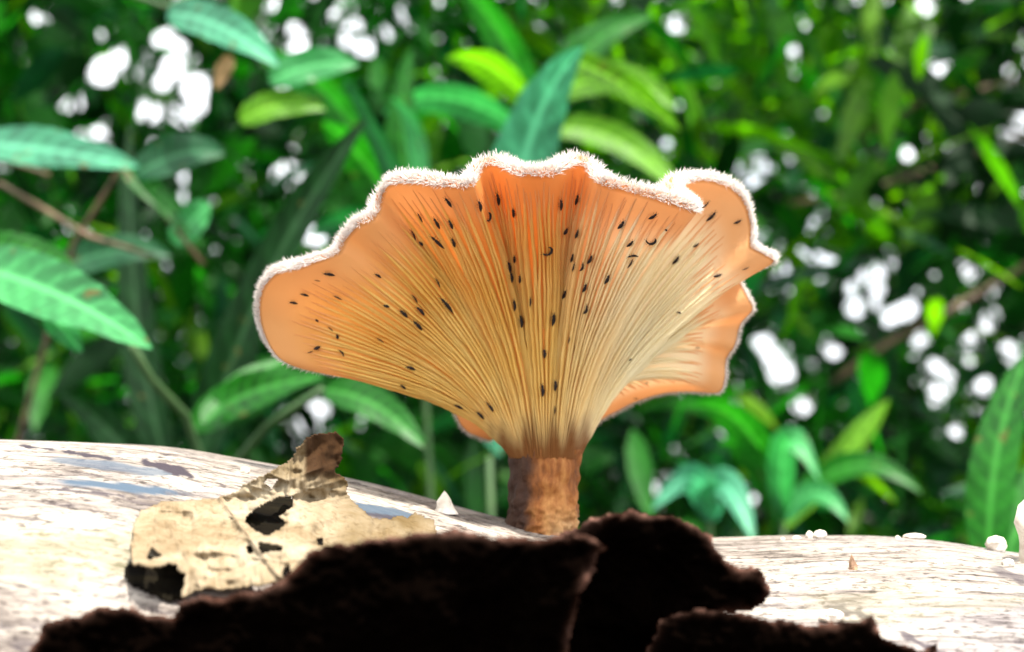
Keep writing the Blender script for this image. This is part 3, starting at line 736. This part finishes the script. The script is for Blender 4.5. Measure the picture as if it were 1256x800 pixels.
under_shade([(285, 640), (300, 612), (340, 606), (380, 612), (385, 650), (372, 690), (330, 700), (296, 682)], 'near-black sheet added as shade inside the holes of the dry leaf')
under_shade([(150, 700), (160, 686), (185, 680), (222, 684), (232, 715), (226, 736), (205, 738), (180, 728), (160, 718)], 'near-black sheet added as shade under the lifted edge of the dry leaf')

# dark bark slabs peeling up in front of the mushroom
def slab(outline, d_top, d_bot, T, seed, label):
    X, Y, ins, D = grid_sheet(outline, [], 2.6, 5.0, 22)
    nr, nc = X.shape; yt = Y.min(); yb = Y.max()
    idx = {}; V_ = []; Ed = []; F_ = []
    def vert(i, j, side):
        k = (i, j, side)
        if k in idx: return idx[k]
        px, py = X[i, j], Y[i, j]; q = (py - yt) / (yb - yt)
        d = d_top * (1 - q) + d_bot * q + 0.004 * n3(px / 120, py / 90, seed) + 0.0022 * n3(px / 35, py / 30, seed + 3) + 0.0009 * n3(px / 11, py / 10, seed + 6)
        e = min(1, D[i, j] / 26); rnd = math.sqrt(max(0, 1 - (1 - e) ** 2))
        th = T * (0.30 + 0.70 * rnd) * (1 + 0.3 * n3(px / 50, py / 50, seed + 9))
        d += (-0.5 * th) if side == 0 else 0.5 * th
        V_.append(P(px, py, d)); 
        edg = math.exp(-D[i, j] / 2.8) * (0.6 + 0.7 * n3(px / 25, py / 25, seed + 13)) if side == 0 else 0.5
        Ed.append(max(0, min(1, edg))); idx[k] = len(V_) - 1; return idx[k]
    cell = ins[:-1, :-1] & ins[1:, :-1] & ins[:-1, 1:] & ins[1:, 1:]
    R_, C_ = cell.shape
    for i in range(R_):
        for j in range(C_):
            if not cell[i, j]: continue
            q = [(i, j), (i + 1, j), (i + 1, j + 1), (i, j + 1)]
            F_.append(tuple(vert(a, b_, 0) for a, b_ in q)); F_.append(tuple(vert(a, b_, 1) for a, b_ in reversed(q)))
            for (di, dj, e0, e1) in ((-1, 0, q[3], q[0]), (1, 0, q[1], q[2]), (0, -1, q[0], q[1]), (0, 1, q[2], q[3])):
                a, b_ = i + di, j + dj
                if a < 0 or b_ < 0 or a >= R_ or b_ >= C_ or not cell[a, b_]:
                    F_.append((vert(*e0, 0), vert(*e0, 1), vert(*e1, 1), vert(*e1, 0))[::-1])
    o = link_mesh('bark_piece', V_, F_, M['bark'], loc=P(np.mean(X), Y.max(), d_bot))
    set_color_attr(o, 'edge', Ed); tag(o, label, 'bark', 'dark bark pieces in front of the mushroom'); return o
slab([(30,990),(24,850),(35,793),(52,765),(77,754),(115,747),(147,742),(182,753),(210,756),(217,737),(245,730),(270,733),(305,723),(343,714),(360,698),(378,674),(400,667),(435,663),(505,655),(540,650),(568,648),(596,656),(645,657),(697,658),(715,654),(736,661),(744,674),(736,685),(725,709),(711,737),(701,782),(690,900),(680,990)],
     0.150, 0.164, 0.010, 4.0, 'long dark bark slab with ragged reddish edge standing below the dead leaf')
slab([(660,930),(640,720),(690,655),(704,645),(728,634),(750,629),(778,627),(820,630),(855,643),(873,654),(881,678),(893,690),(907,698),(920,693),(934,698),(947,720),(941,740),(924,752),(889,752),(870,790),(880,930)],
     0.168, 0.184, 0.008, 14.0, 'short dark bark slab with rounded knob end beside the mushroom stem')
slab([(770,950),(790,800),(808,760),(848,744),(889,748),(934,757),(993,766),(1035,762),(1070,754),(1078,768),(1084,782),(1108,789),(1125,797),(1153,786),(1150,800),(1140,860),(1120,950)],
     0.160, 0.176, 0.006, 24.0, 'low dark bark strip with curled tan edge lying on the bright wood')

# ------------------------------------------------------------------ bits on the log
def chip(px, py, w, h, label, mat='chip', name='wood_chip', spike=0.0, seed=0, group=None, lean=0.0):
    d = None; q = py
    while d is None and q < 800:
        d = log_ray(px, q); q += 1.0
    p0 = P(px, q, d) ; s = d / F
    V_ = []; F_ = []; NRg, NSg = 9, 12
    for i in range(NRg):
        t = i / (NRg - 1); rad = math.sin(math.pi * min(1, t * (0.5 + 0.5 * (1 - spike)) + 0.5 * spike)) ** 0.7 if t < 1 else 0
        if spike: rad = (1 - t) ** (0.8) * (1.0)
        else: rad = math.sqrt(max(0, 1 - (2 * t - 1) ** 2))
        for k in range(NSg):
            a = 2 * math.pi * k / NSg
            rr = rad * (1 + 0.45 * n3(math.cos(a) * 1.3 + seed, math.sin(a) * 1.3, t * 2.5))
            V_.append(p0 + s * np.array((w * 0.5 * rr * math.cos(a) + lean * h * t, w * 0.42 * rr * math.sin(a), -2 + (h + 2) * t)))
    for i in range(NRg - 1):
        for k in range(NSg): F_.append((i * NSg + k, i * NSg + (k + 1) % NSg, (i + 1) * NSg + (k + 1) % NSg, (i + 1) * NSg + k))
    o = link_mesh(name, V_, F_, M[mat], loc=p0, smooth=False); tag(o, label, 'wood chip', group); return o
chip(545, 628, 30, 27, 'pointed white splinter standing on the log edge beside the stem', spike=1, seed=2, name='wood_splinter')
chip(300, 580, 12, 9, 'small round white knob on the log edge behind the dead leaf', seed=3)
chip(1047, 698, 14, 19, 'small brown pointed seed husk standing on the bright wood', 'chip_brown', 'seed_husk', spike=1, seed=5, lean=-0.1)
chip(1006, 660, 15, 11, 'pale squarish wood chip on the log crest', seed=7, group='chips on the log crest')
chip(993, 660, 9, 10, 'narrow yellowish wood chip beside the squarish one on the log crest', seed=9)
chip(977, 661, 10, 5, 'tiny tan crumb on the log crest', seed=10, group='crumbs on the log crest')
chip(960, 662, 6, 4, 'tiny tan crumb on the log crest', seed=11, group='crumbs on the log crest')
chip(1101, 661, 7, 5, 'tiny tan crumb on the log crest', seed=12, group='crumbs on the log crest')
chip(1122, 661, 26, 8, 'flat grey wood flake on the log crest', seed=13)
chip(1222, 676, 26, 20, 'lumpy white wood chip near the pale curled stalk', seed=15)
chip(1237, 694, 16, 10, 'small white crumb below the lumpy white chip', seed=16)
chip(1020, 762, 30, 16, 'yellowish flat wood flake beside the curled bark strip', seed=18)
chip(1148, 690, 20, 5, 'thin pale flake flat on the bright wood', seed=19)
# pale curled stalk at the log's crest
d_ = log_ray(1254, 690) or 0.22
st = [P(1254, 700, d_), P(1257, 670, d_), P(1256, 655, d_), P(1252, 640, d_ - .001), P(1255, 625, d_), P(1264, 615, d_ + .001), P(1276, 622, d_ + .002)]
s_ = d_ / F
vv, ff = tube(st, [4 * s_, 5 * s_, 8 * s_, 9 * s_, 8 * s_, 7 * s_, 4 * s_], 10)
vv = [v + 0.0006 * np.array((n3(*(v * 300)), n3(*(v * 300 + 7)), n3(*(v * 300 + 13)))) for v in vv]
tag(link_mesh('curled_stalk', vv, ff, M['chip'], loc=st[0]), 'pale curled stalk rising from the log crest', 'stalk')

# ------------------------------------------------------------------ background plants
def blade_geo(base, ctrl, tip, width, roll, fold=0.25, shape=0.45, seg=48, wave=0.0):
    """lanceolate blade along a quadratic curve in space; returns verts, faces"""
    base, ctrl, tip = (np.asarray(v, float) for v in (base, ctrl, tip)); V_ = []
    for k in range(seg + 1):
        t = k / seg; p = bez(base, ctrl, tip, t)
        tg = 2 * (1 - t) * (ctrl - base) + 2 * t * (tip - ctrl); tg /= np.linalg.norm(tg) + 1e-9
        view = p - CAM; view /= np.linalg.norm(view)
        a = np.cross(tg, view); a /= np.linalg.norm(a) + 1e-9; b_ = np.cross(a, tg)
        wd_ = a * math.cos(roll) + b_ * math.sin(roll); nv = np.cross(tg, wd_)
        prof = (t ** shape) * ((1 - t) ** 0.75) / ((shape / (shape + .75)) ** shape * (0.75 / (shape + .75)) ** 0.75)
        w = width * 0.5 * max(prof, 0.02)
        jag = 1 + 0.10 * n3(t * 9, width * 900, 1.0)
        for e in (-1, -0.75, -0.5, -0.2, 0, 0.2, 0.5, 0.75, 1):
            V_.append(p + wd_ * w * e * jag + nv * (w * fold * abs(e) + 1.6 * wave * w * math.sin(t * 11 + e * 2 + width * 500) * abs(e)))
    F_ = []
    for k in range(seg):
        for e in range(8): F_.append((k * 9 + e, k * 9 + e + 1, (k + 1) * 9 + e + 1, (k + 1) * 9 + e))
    return V_, F_
def plant(name, label, leaves, stalks, cat='plant', group=None, mat='leaf_a', ground=None, gd=None):
    """leaves: (base, ctrl, tip pixels with depth, width px, roll, [mat]) ; stalks: lists of pixel points with depth"""
    g = np.array(ground, float) if ground is not None else P(stalks[0][-1][0], stalks[0][-1][1], stalks[0][-1][2])
    g = np.array((g[0], g[1], -0.01))
    root = empty(name, g); tag(root, label, cat, group)
    for sk in stalks:
        pts = [P(*q[:3]) for q in sk]; last = pts[-1]
        pts.append(0.5 * last + 0.5 * np.array((g[0], g[1], last[2] * 0.5))); pts.append(g)
        rad = [0.0012 + 0.0006 * i / len(pts) for i in range(len(pts))]
        if len(sk[0]) > 3: rad = [sk[0][3] * r_ / 0.0012 for r_ in rad]
        v_, f_ = tube(pts, rad, 7); link_mesh('stem', v_, f_, M['stalk'] if (len(sk[0]) < 5) else M[sk[0][4]], parent=root)
    for lf in leaves:
        b_, c_, t_ = (P(*q) for q in lf[:3]); w = lf[3] * lf[0][2] / F
        v_, f_ = blade_geo(b_, c_, t_, w, lf[4], fold=0.22, wave=0.06)
        lo = link_mesh('leaf', v_, f_, M[lf[5] if len(lf) > 5 else mat], parent=root)
        ns = len(v_) // 9; lv = np.zeros((len(v_), 3))
        for i_ in range(len(v_)):
            t__ = (i_ // 9) / (ns - 1); e__ = abs((i_ % 9) - 4) / 4
            lv[i_] = (0.55 * max(0, math.sin(t__ * 60 - e__ * 7)) ** 4 * (e__ > 0.05), 0.75 if i_ % 9 == 4 else 0.0, 0)
        set_color_attr(lo, 'lv', lv)
    return root
# near, recognisable plants
plant('broad_leaf_plant', 'broad pale mint leaf with notched edge on a thin stalk above the log',
      [((-60, 320, .38), (70, 345, .365), (186, 428, .35), 74, 0.30, 'leaf_mint'), ((60, 385, .372), (80, 405, .37), (100, 432, .366), 34, 0.1, 'leaf_mint'), ((-30, 300, .42), (60, 300, .42), (95, 345, .42), 40, .4, 'leaf_a')],
      [[(-60, 320, .38), (-110, 380, .40), (-130, 560, .42)]])
plant('broad_leaf_plant', 'thin arching green stalk with two broad leaves behind the hairy left lobe',
      [((236, 525, .45), (300, 470, .44), (398, 462, .43), 50, 0.4, 'leaf_a'), ((398, 478, .45), (470, 485, .44), (520, 550, .43), 42, 0.3, 'leaf_a'), ((250, 520, .44), (290, 470, .45), (350, 440, .46), 40, .7, 'leaf_a')],
      [[(162, 425, .41), (185, 465, .42), (228, 510, .43), (245, 560, .44)], [(395, 478, .42), (330, 520, .44), (270, 590, .45)]])
plant('strap_leaf_plant', 'long dark green strap leaf slanting down beside the mushroom cap',
      [((225, 640, .52), (300, 330, .50), (450, 145, .48), 62, 0.55, 'leaf_d'), ((210, 640, .55), (150, 520, .55), (70, 480, .55), 46, .3, 'leaf_d'), ((225, 640, .56), (150, 420, .58), (160, 150, .60), 50, .5, 'leaf_d')],
      [[(225, 640, .52), (225, 700, .52)]])
plant('strap_leaf_plant', 'tall pale teal strap leaf arching over behind the top of the rim',
      [((612, 560, .50), (608, 150, .50), (716, 58, .47), 84, 0.05, 'leaf_teal'), ((690, 70, .48), (760, 90, .48), (835, 160, .50), 34, .3, 'leaf_c'), ((590, 520, .55), (520, 260, .56), (420, 90, .56), 44, .6, 'leaf_b')],
      [[(600, 560, .50), (604, 680, .50)]])
plant('strap_leaf_plant', 'wide upright green strap leaf behind the pale curled stalk',
      [((1215, 700, .42), (1205, 560, .42), (1262, 430, .43), 62, 0.25, 'leaf_a'), ((1225, 700, .44), (1290, 560, .45), (1330, 500, .46), 50, 0.3, 'leaf_a')],
      [[(1215, 700, .42), (1216, 760, .42)]])
plant('drooping_leaf_plant', 'long pale leaf hanging from a thin branch above the left foliage',
      [((205, 15, .50), (280, 22, .48), (342, 82, .47), 46, 0.3, 'leaf_teal'), ((285, 70, .5), (270, 85, .5), (266, 110, .5), 20, .2, 'leaf_tan'), ((330, 100, .52), (390, 70, .52), (440, 80, .52), 44, .4, 'leaf_mint'), ((295, 150, .52), (340, 115, .52), (400, 135, .52), 40, .5, 'leaf_c')],
      [[(350, -60, .53), (205, 10, .50), (120, -20, .52, ), (60, -60, .56), (-120, 100, .60), (-160, 500, .62)]])
plant('pale_leaf_plant', 'pale teal leaves on tan crossing twigs at the left edge',
      [((-40, 175, .52), (70, 180, .50), (170, 205, .49), 52, 0.5, 'leaf_teal'), ((165, 215, .50), (230, 175, .5), (275, 190, .5), 54, .5, 'leaf_b'), ((150, 205, .5), (200, 240, .5), (250, 300, .5), 30, .3, 'leaf_a'), ((215, 300, .5), (240, 260, .5), (258, 250, .5), 40, .2, 'leaf_mint'), ((60, 340, .55), (140, 290, .55), (210, 315, .55), 48, .5, 'leaf_b')],
      [[(250, 325, .50, .0009, 'twig'), (200, 260, .50), (150, 205, .50), (90, 300, .54), (0, 620, .58)], [(190, 315, .51, .0009, 'twig'), (110, 290, .51), (0, 225, .52), (-80, 260, .54), (-90, 560, .58)], [(60, 215, .51, .0008, 'twig'), (0, 195, .52), (-90, 240, .55), (-100, 560, .58)]])
plant('arching_leaf_plant', 'pale leaves arching over in a hoop beside the bark knob',
      [((870, 640, .60), (860, 540, .58), (800, 625, .56), 40, .4, 'leaf_teal'), ((868, 640, .60), (880, 540, .58), (925, 665, .55), 44, .4, 'leaf_teal'), ((872, 640, .60), (850, 570, .6), (830, 565, .6), 30, .5, 'leaf_b')],
      [[(870, 640, .60), (870, 700, .60)]])
plant('arching_leaf_plant', 'bright green leaves arching in a spray above the log crest',
      [((960, 640, .62), (930, 480, .62), (835, 500, .60), 44, .4, 'leaf_a'), ((960, 640, .62), (950, 470, .60), (1005, 590, .58), 36, .3, 'leaf_mint'), ((962, 640, .64), (1040, 520, .62), (1130, 605, .60), 34, .4, 'leaf_a'), ((955, 640, .62), (930, 530, .62), (880, 545, .62), 36, .5, 'leaf_a'), ((962, 640, .62), (1000, 570, .62), (1040, 640, .60), 30, .3, 'leaf_mint'), ((958, 650, .66), (1060, 530, .66), (1090, 490, .66), 34, .4, 'leaf_c')],
      [[(960, 640, .62), (962, 700, .62)]])
plant('young_leaf_plant', 'yellow green young leaves fanning out above the teal strap leaf',
      [((650, 130, .62), (600, 60, .62), (548, 72, .60), 40, .4, 'leaf_c'), ((655, 130, .62), (760, 60, .62), (830, 135, .6), 44, .4, 'leaf_c'), ((660, 140, .64), (720, 30, .64), (800, 20, .64), 46, .4, 'leaf_a'), ((640, 160, .64), (540, 90, .64), (470, 140, .62), 44, .5, 'leaf_mint'), ((660, 160, .66), (620, 20, .66), (560, -20, .66), 50, .5, 'leaf_a'), ((660, 160, .64), (770, 140, .64), (850, 260, .62), 40, .5, 'leaf_c')],
      [[(655, 130, .62), (660, 300, .62), (668, 640, .62)]])
plant('young_leaf_plant', 'green leaves crowding behind the notched crest of the rim',
      [((500, 300, .60), (450, 180, .60), (395, 150, .58), 52, .4, 'leaf_a'), ((505, 300, .60), (440, 120, .60), (330, 60, .60), 46, .4, 'leaf_a'), ((510, 300, .62), (480, 150, .62), (505, 60, .62), 44, .5, 'leaf_a'), ((505, 320, .60), (440, 240, .60), (380, 290, .58), 46, .5, 'leaf_b'), ((500, 330, .58), (540, 160, .58), (480, 120, .58), 30, .5, 'leaf_mint')],
      [[(505, 300, .60), (520, 450, .60), (530, 640, .60)]])
# bare twigs crossing the dark right background
def twig(pts, r0, label):
    w_ = [P(*q) for q in pts]; g = np.array((w_[-1][0], w_[-1][1], -0.01)); w_.append(g)
    v_, f_ = tube(w_, [r0 * (0.6 + 0.6 * i / len(w_)) for i in range(len(w_))], 7)
    tag(link_mesh('twig', v_, f_, M['twig'], loc=g), label, 'twig')
twig([(970, 250, .95), (1060, 235, .95), (1150, 205, .96), (1300, 150, 1.0), (1420, 400, 1.02)], .0028, 'brown bare twig running out from the cap toward the dark bushes')
twig([(1030, 190, 1.0), (1120, 130, 1.0), (1280, 90, 1.02), (1450, 380, 1.05)], .0026, 'thin brown twig slanting up into the dark bushes')
twig([(1020, 470, .9), (1090, 420, .9), (1150, 390, .92), (1300, 300, .95), (1400, 520, .95)], .0035, 'dark slanting twig among the bright sky gaps')

# ---------------- sky gaps seen through the thicket (photo pixels, radius)
G = []
def addg(ox, oy, s, L): G.extend([(ox + a * s, oy + b_ * s, max(4.3, r_ * s - 5.5)) for a, b_, r_ in L])
addg(0, 0, .3376, [(590,145,45),(640,180,45),(630,250,50),(375,265,55),(435,215,40),(485,270,35),(590,300,38),(710,320,60),(690,415,35),(635,425,30),(730,385,30),(545,410,50),(268,372,45),(360,480,35),(277,530,42),(570,555,33),(627,525,30),(675,648,33),(690,715,38),(1043,617,40),(1110,750,50),(1085,172,42),(1075,105,35),(130,70,25),(990,20,28),(1215,40,30),(1060,790,30)])
addg(420, 0, .3376, [(35,95,42),(155,125,32),(80,175,45),(15,155,25),(223,80,27),(213,518,26),(578,467,20),(1182,522,28),(1148,575,28),(1210,100,30),(540,270,18)])
addg(836, 0, .3376, [(405,187,27),(935,255,25),(1205,480,33),(1230,430,20),(255,660,32),(290,605,26),(195,610,24),(470,690,26),(1195,260,20),(890,25,40),(765,150,30),(820,560,36)])
addg(0, 270, .3376, [(1130,45,50),(1090,15,40),(1170,60,35),(970,185,27),(1155,680,45),(1040,705,24),(1095,750,38),(1145,755,25),(765,350,30)])
addg(836, 270, .3376, [(465,50,28),(440,105,30),(490,125,30),(535,150,35),(500,207,25),(375,185,28),(342,228,25),(290,72,23),(335,85,25),(612,245,30),(663,215,22),(712,190,38),(712,250,33),(705,300,27),(625,320,40),(825,325,45),(765,350,45),(1048,195,40),(1118,265,25),(870,435,28),(1110,385,35),(1045,440,35),(1043,510,30),(925,535,38),(975,560,32),(1100,600,40),(930,630,45),(1185,460,30),(1200,510,28),(988,770,28),(300,450,45),(330,500,45),(365,560,55),(440,680,38),(690,542,25),(555,480,35),(230,265,24),(1060,10,24)])
addg(700, 450, .4427, [(722,205,20),(760,243,18),(520,372,20),(650,298,18),(268,292,18),(245,340,18),(1060,180,22),(1225,185,20),(805,200,18)])
G = np.array(G)

# ---------------- thicket
def leaf_pts(c, ax, wd_, nv, L, w, droop):
    """15-vertex blade"""
    rows = ((0.0, 0.10), (0.22, 0.85), (0.5, 1.0), (0.78, 0.62), (1.0, 0.03)); out = []
    for (t, k) in rows:
        p = c + ax * L * (t - 0.5) - np.array((0, 0, 1.0)) * droop * L * t * t
        out += [p - wd_ * w * k * 0.5 + nv * w * k * 0.10, p, p + wd_ * w * k * 0.5 + nv * w * k * 0.10]
    return out
LFACE = [(r_ * 3 + e, r_ * 3 + e + 1, r_ * 3 + e + 4, r_ * 3 + e + 3) for r_ in range(4) for e in range(2)]
cell = 4.0; CW, CH = int(W / cell), int(H / cell)
cov = np.zeros((CH, CW), bool)
yy, xx = np.mgrid[0:CH, 0:CW]; cxp, cyp = (xx + .5) * cell, (yy + .5) * cell
holemask = np.zeros((CH, CW), bool)
for gx, gy, gr in G: holemask |= (cxp - gx) ** 2 + (cyp - gy) ** 2 < (gr + 1) ** 2
TV = []; TF = []; TM = []
SB = np.array([(s_, e_) for s_ in np.linspace(0, 1, 9) for e_ in (-.45, -.22, 0, .22, .45)])
def add_leaf(px, py, d, L, w, mat, carve=True, track=True):
    az = random.uniform(0, 2 * math.pi); tilt = random.gauss(-0.35, 0.5)
    ax = np.array((math.cos(az) * math.cos(tilt), math.sin(az) * math.cos(tilt), math.sin(tilt)))
    wd_ = np.cross(ax, (0, 0, 1.0)); wd_ /= np.linalg.norm(wd_) + 1e-9
    ro = random.gauss(0, 0.7); nv = np.cross(wd_, ax); wd_, nv = wd_ * math.cos(ro) + nv * math.sin(ro), nv * math.cos(ro) - wd_ * math.sin(ro)
    c = P(px, py, d)
    for sc_ in ((1, 0.6, 0.35, 0.2) if carve else (1,)):
        pts = leaf_pts(c, ax, wd_, nv, L * sc_, w * sc_, random.uniform(0.05, 0.3))
        if pts[0][2] < 0.0 or pts[-2][2] < 0.0: return False
        if not carve: break
        a = np.array(pts).reshape(5, 3, 3)
        # dense samples across the blade
        t = np.linspace(0, 4, 13); i0 = np.minimum(t.astype(int), 3); f = (t - i0)[:, None, None]
        rows = a[i0] * (1 - f) + a[i0 + 1] * f
        smp = np.concatenate([rows[:, 0], rows[:, 1], rows[:, 2], 0.5 * (rows[:, 0] + rows[:, 1]), 0.5 * (rows[:, 2] + rows[:, 1])])
        v = smp - CAM; dd2 = v @ FWD; sx = (v @ RIGHT) / dd2 * F + W / 2; sy = H / 2 - (v @ UP) / dd2 * F
        hit = ((sx[:, None] - G[:, 0]) ** 2 + (sy[:, None] - G[:, 1]) ** 2 < (G[:, 2]) ** 2).any()
        if not hit: break
    else: return False
    if track and carve:
        ix, iy = (sx / cell).astype(int), (sy / cell).astype(int); ok = (ix >= 0) & (iy >= 0) & (ix < CW) & (iy < CH)
        cov[iy[ok], ix[ok]] = True
    k = len(TV); TV.extend(pts); TF.extend([tuple(i + k for i in f_) for f_ in LFACE]); TM.extend([mat] * len(LFACE)); return True
def pick_mat(px, py):
    # sun painted as yellow-green top right of centre, right-edge shade as dark, mixed elsewhere
    r_ = random.random()
    ty = math.exp(-(((px - 950) / 240) ** 2 + ((py - 60) / 190) ** 2))
    dk = float(sstep(1060, 1180, px)) * float(sstep(330, 250, py)) 
    if r_ < 0.75 * ty: return 2
    if r_ < 0.75 * ty + 0.85 * dk: return 3
    return random.choices([0, 1, 2, 3], [5, 2.0, 1.2, 2.0])[0]
for k in range(700):       # thin sprays that cross some of the gaps
    px, py = random.uniform(-300, 1556), random.uniform(-200, 690)
    add_leaf(px, py, random.uniform(0.8, 2.2), random.uniform(0.05, 0.16), random.uniform(0.003, 0.007), pick_mat(px, py), carve=False, track=False)
for k in range(3800):      # small leaves
    px, py = random.uniform(-500, 1756), random.uniform(-420, 700)
    add_leaf(px, py, random.uniform(0.75, 1.5), random.uniform(0.022, 0.065), random.uniform(0.006, 0.018), pick_mat(px, py), carve=random.random() > 0.06)
for k in range(1600):      # front of the thicket
    px, py = random.uniform(-500, 1756), random.uniform(-420, 700)
    d = random.uniform(0.85, 1.5); add_leaf(px, py, d, random.uniform(0.05, 0.13), random.uniform(0.010, 0.028), pick_mat(px, py))
for k in range(1500):       # long grassy blades
    px, py = random.uniform(-500, 1756), random.uniform(-300, 700)
    add_leaf(px, py, random.uniform(1.0, 1.8), random.uniform(0.12, 0.30), random.uniform(0.005, 0.011), pick_mat(px, py))
for k in range(7500):      # unseen leaf canopy added above the picture to shade and dapple the thicket
    y = random.uniform(0.6, 4.2); x = random.uniform(-2.6, 2.6); z = CAM[2] + 0.16 + 0.42 * y + random.uniform(0, 0.35)
    q = proj((x, y, z)); add_leaf(q[0], q[1], q[2], random.uniform(0.08, 0.16), random.uniform(0.02, 0.045), random.choice([0, 0, 1, 3]), carve=False, track=False)
for k in range(6500):      # body of the thicket
    px, py = random.uniform(-700, 1956), random.uniform(-520, 690)
    d = random.uniform(1.5, 3.2); add_leaf(px, py, d, random.uniform(0.07, 0.17), random.uniform(0.016, 0.040), 3 if random.random() < 0.35 else pick_mat(px, py))  # extra share of darkest leaves: deep shade put into their colour
for rnd_ in range(14):     # close the chinks that the photo does not show
    todo = np.argwhere(~cov & ~holemask)
    for (iy, ix) in todo:
        px, py = (ix + random.random()) * cell, (iy + random.random()) * cell
        if py > 705: continue
        d = random.uniform(2.0, 3.4); s_ = 1.0 if rnd_ < 5 else 0.45
        add_leaf(px, py, d, random.uniform(0.05, 0.11) * s_, random.uniform(0.018, 0.04) * s_, pick_mat(px, py) if random.random() < .18 else 3)  # mostly near-black leaves: shade between the leaves put into their colour
print('thicket leaves', len(TV) // 15, 'open cells', int((~cov & ~holemask).sum()))
for k in range(150):       # upright stalks inside the thicket
    x = random.uniform(-2.2, 2.2); y = random.uniform(1.2, 3.2); h = random.uniform(0.5, 1.4)
    pts = [np.array((x + 0.12 * t * random.gauss(0, 1), y, h * t)) for t in np.linspace(0, 1, 6)]
    sx, sy, _ = proj(np.array(pts)[2])
    allp = np.concatenate([pts[i] * (1 - f) + pts[i + 1] * f for i in range(5) for f in (0, .25, .5, .75)]).reshape(-1, 3)
    v = allp - CAM; d2 = v @ FWD; sx = (v @ RIGHT) / d2 * F + W / 2; sy = H / 2 - (v @ UP) / d2 * F
    if ((sx[:, None] - G[:, 0]) ** 2 + (sy[:, None] - G[:, 1]) ** 2 < (G[:, 2] + 3) ** 2).any(): continue
    v_, f_ = tube(pts, [0.005 - 0.0006 * i for i in range(6)], 5, cap=False); k0 = len(TV)
    TV.extend(v_); TF.extend([tuple(i + k0 for i in f) for f in f_]); TM.extend([4] * len(f_))
th = link_mesh('thicket', TV, TF, [M['thick_a'], M['thick_b'], M['thick_c'], M['thick_d'], M['stalk']], loc=(0, 2, 0), mat_idx=TM)
tag(th, 'dense green thicket of leaves with sky gaps behind the log', 'undergrowth', kind='stuff')
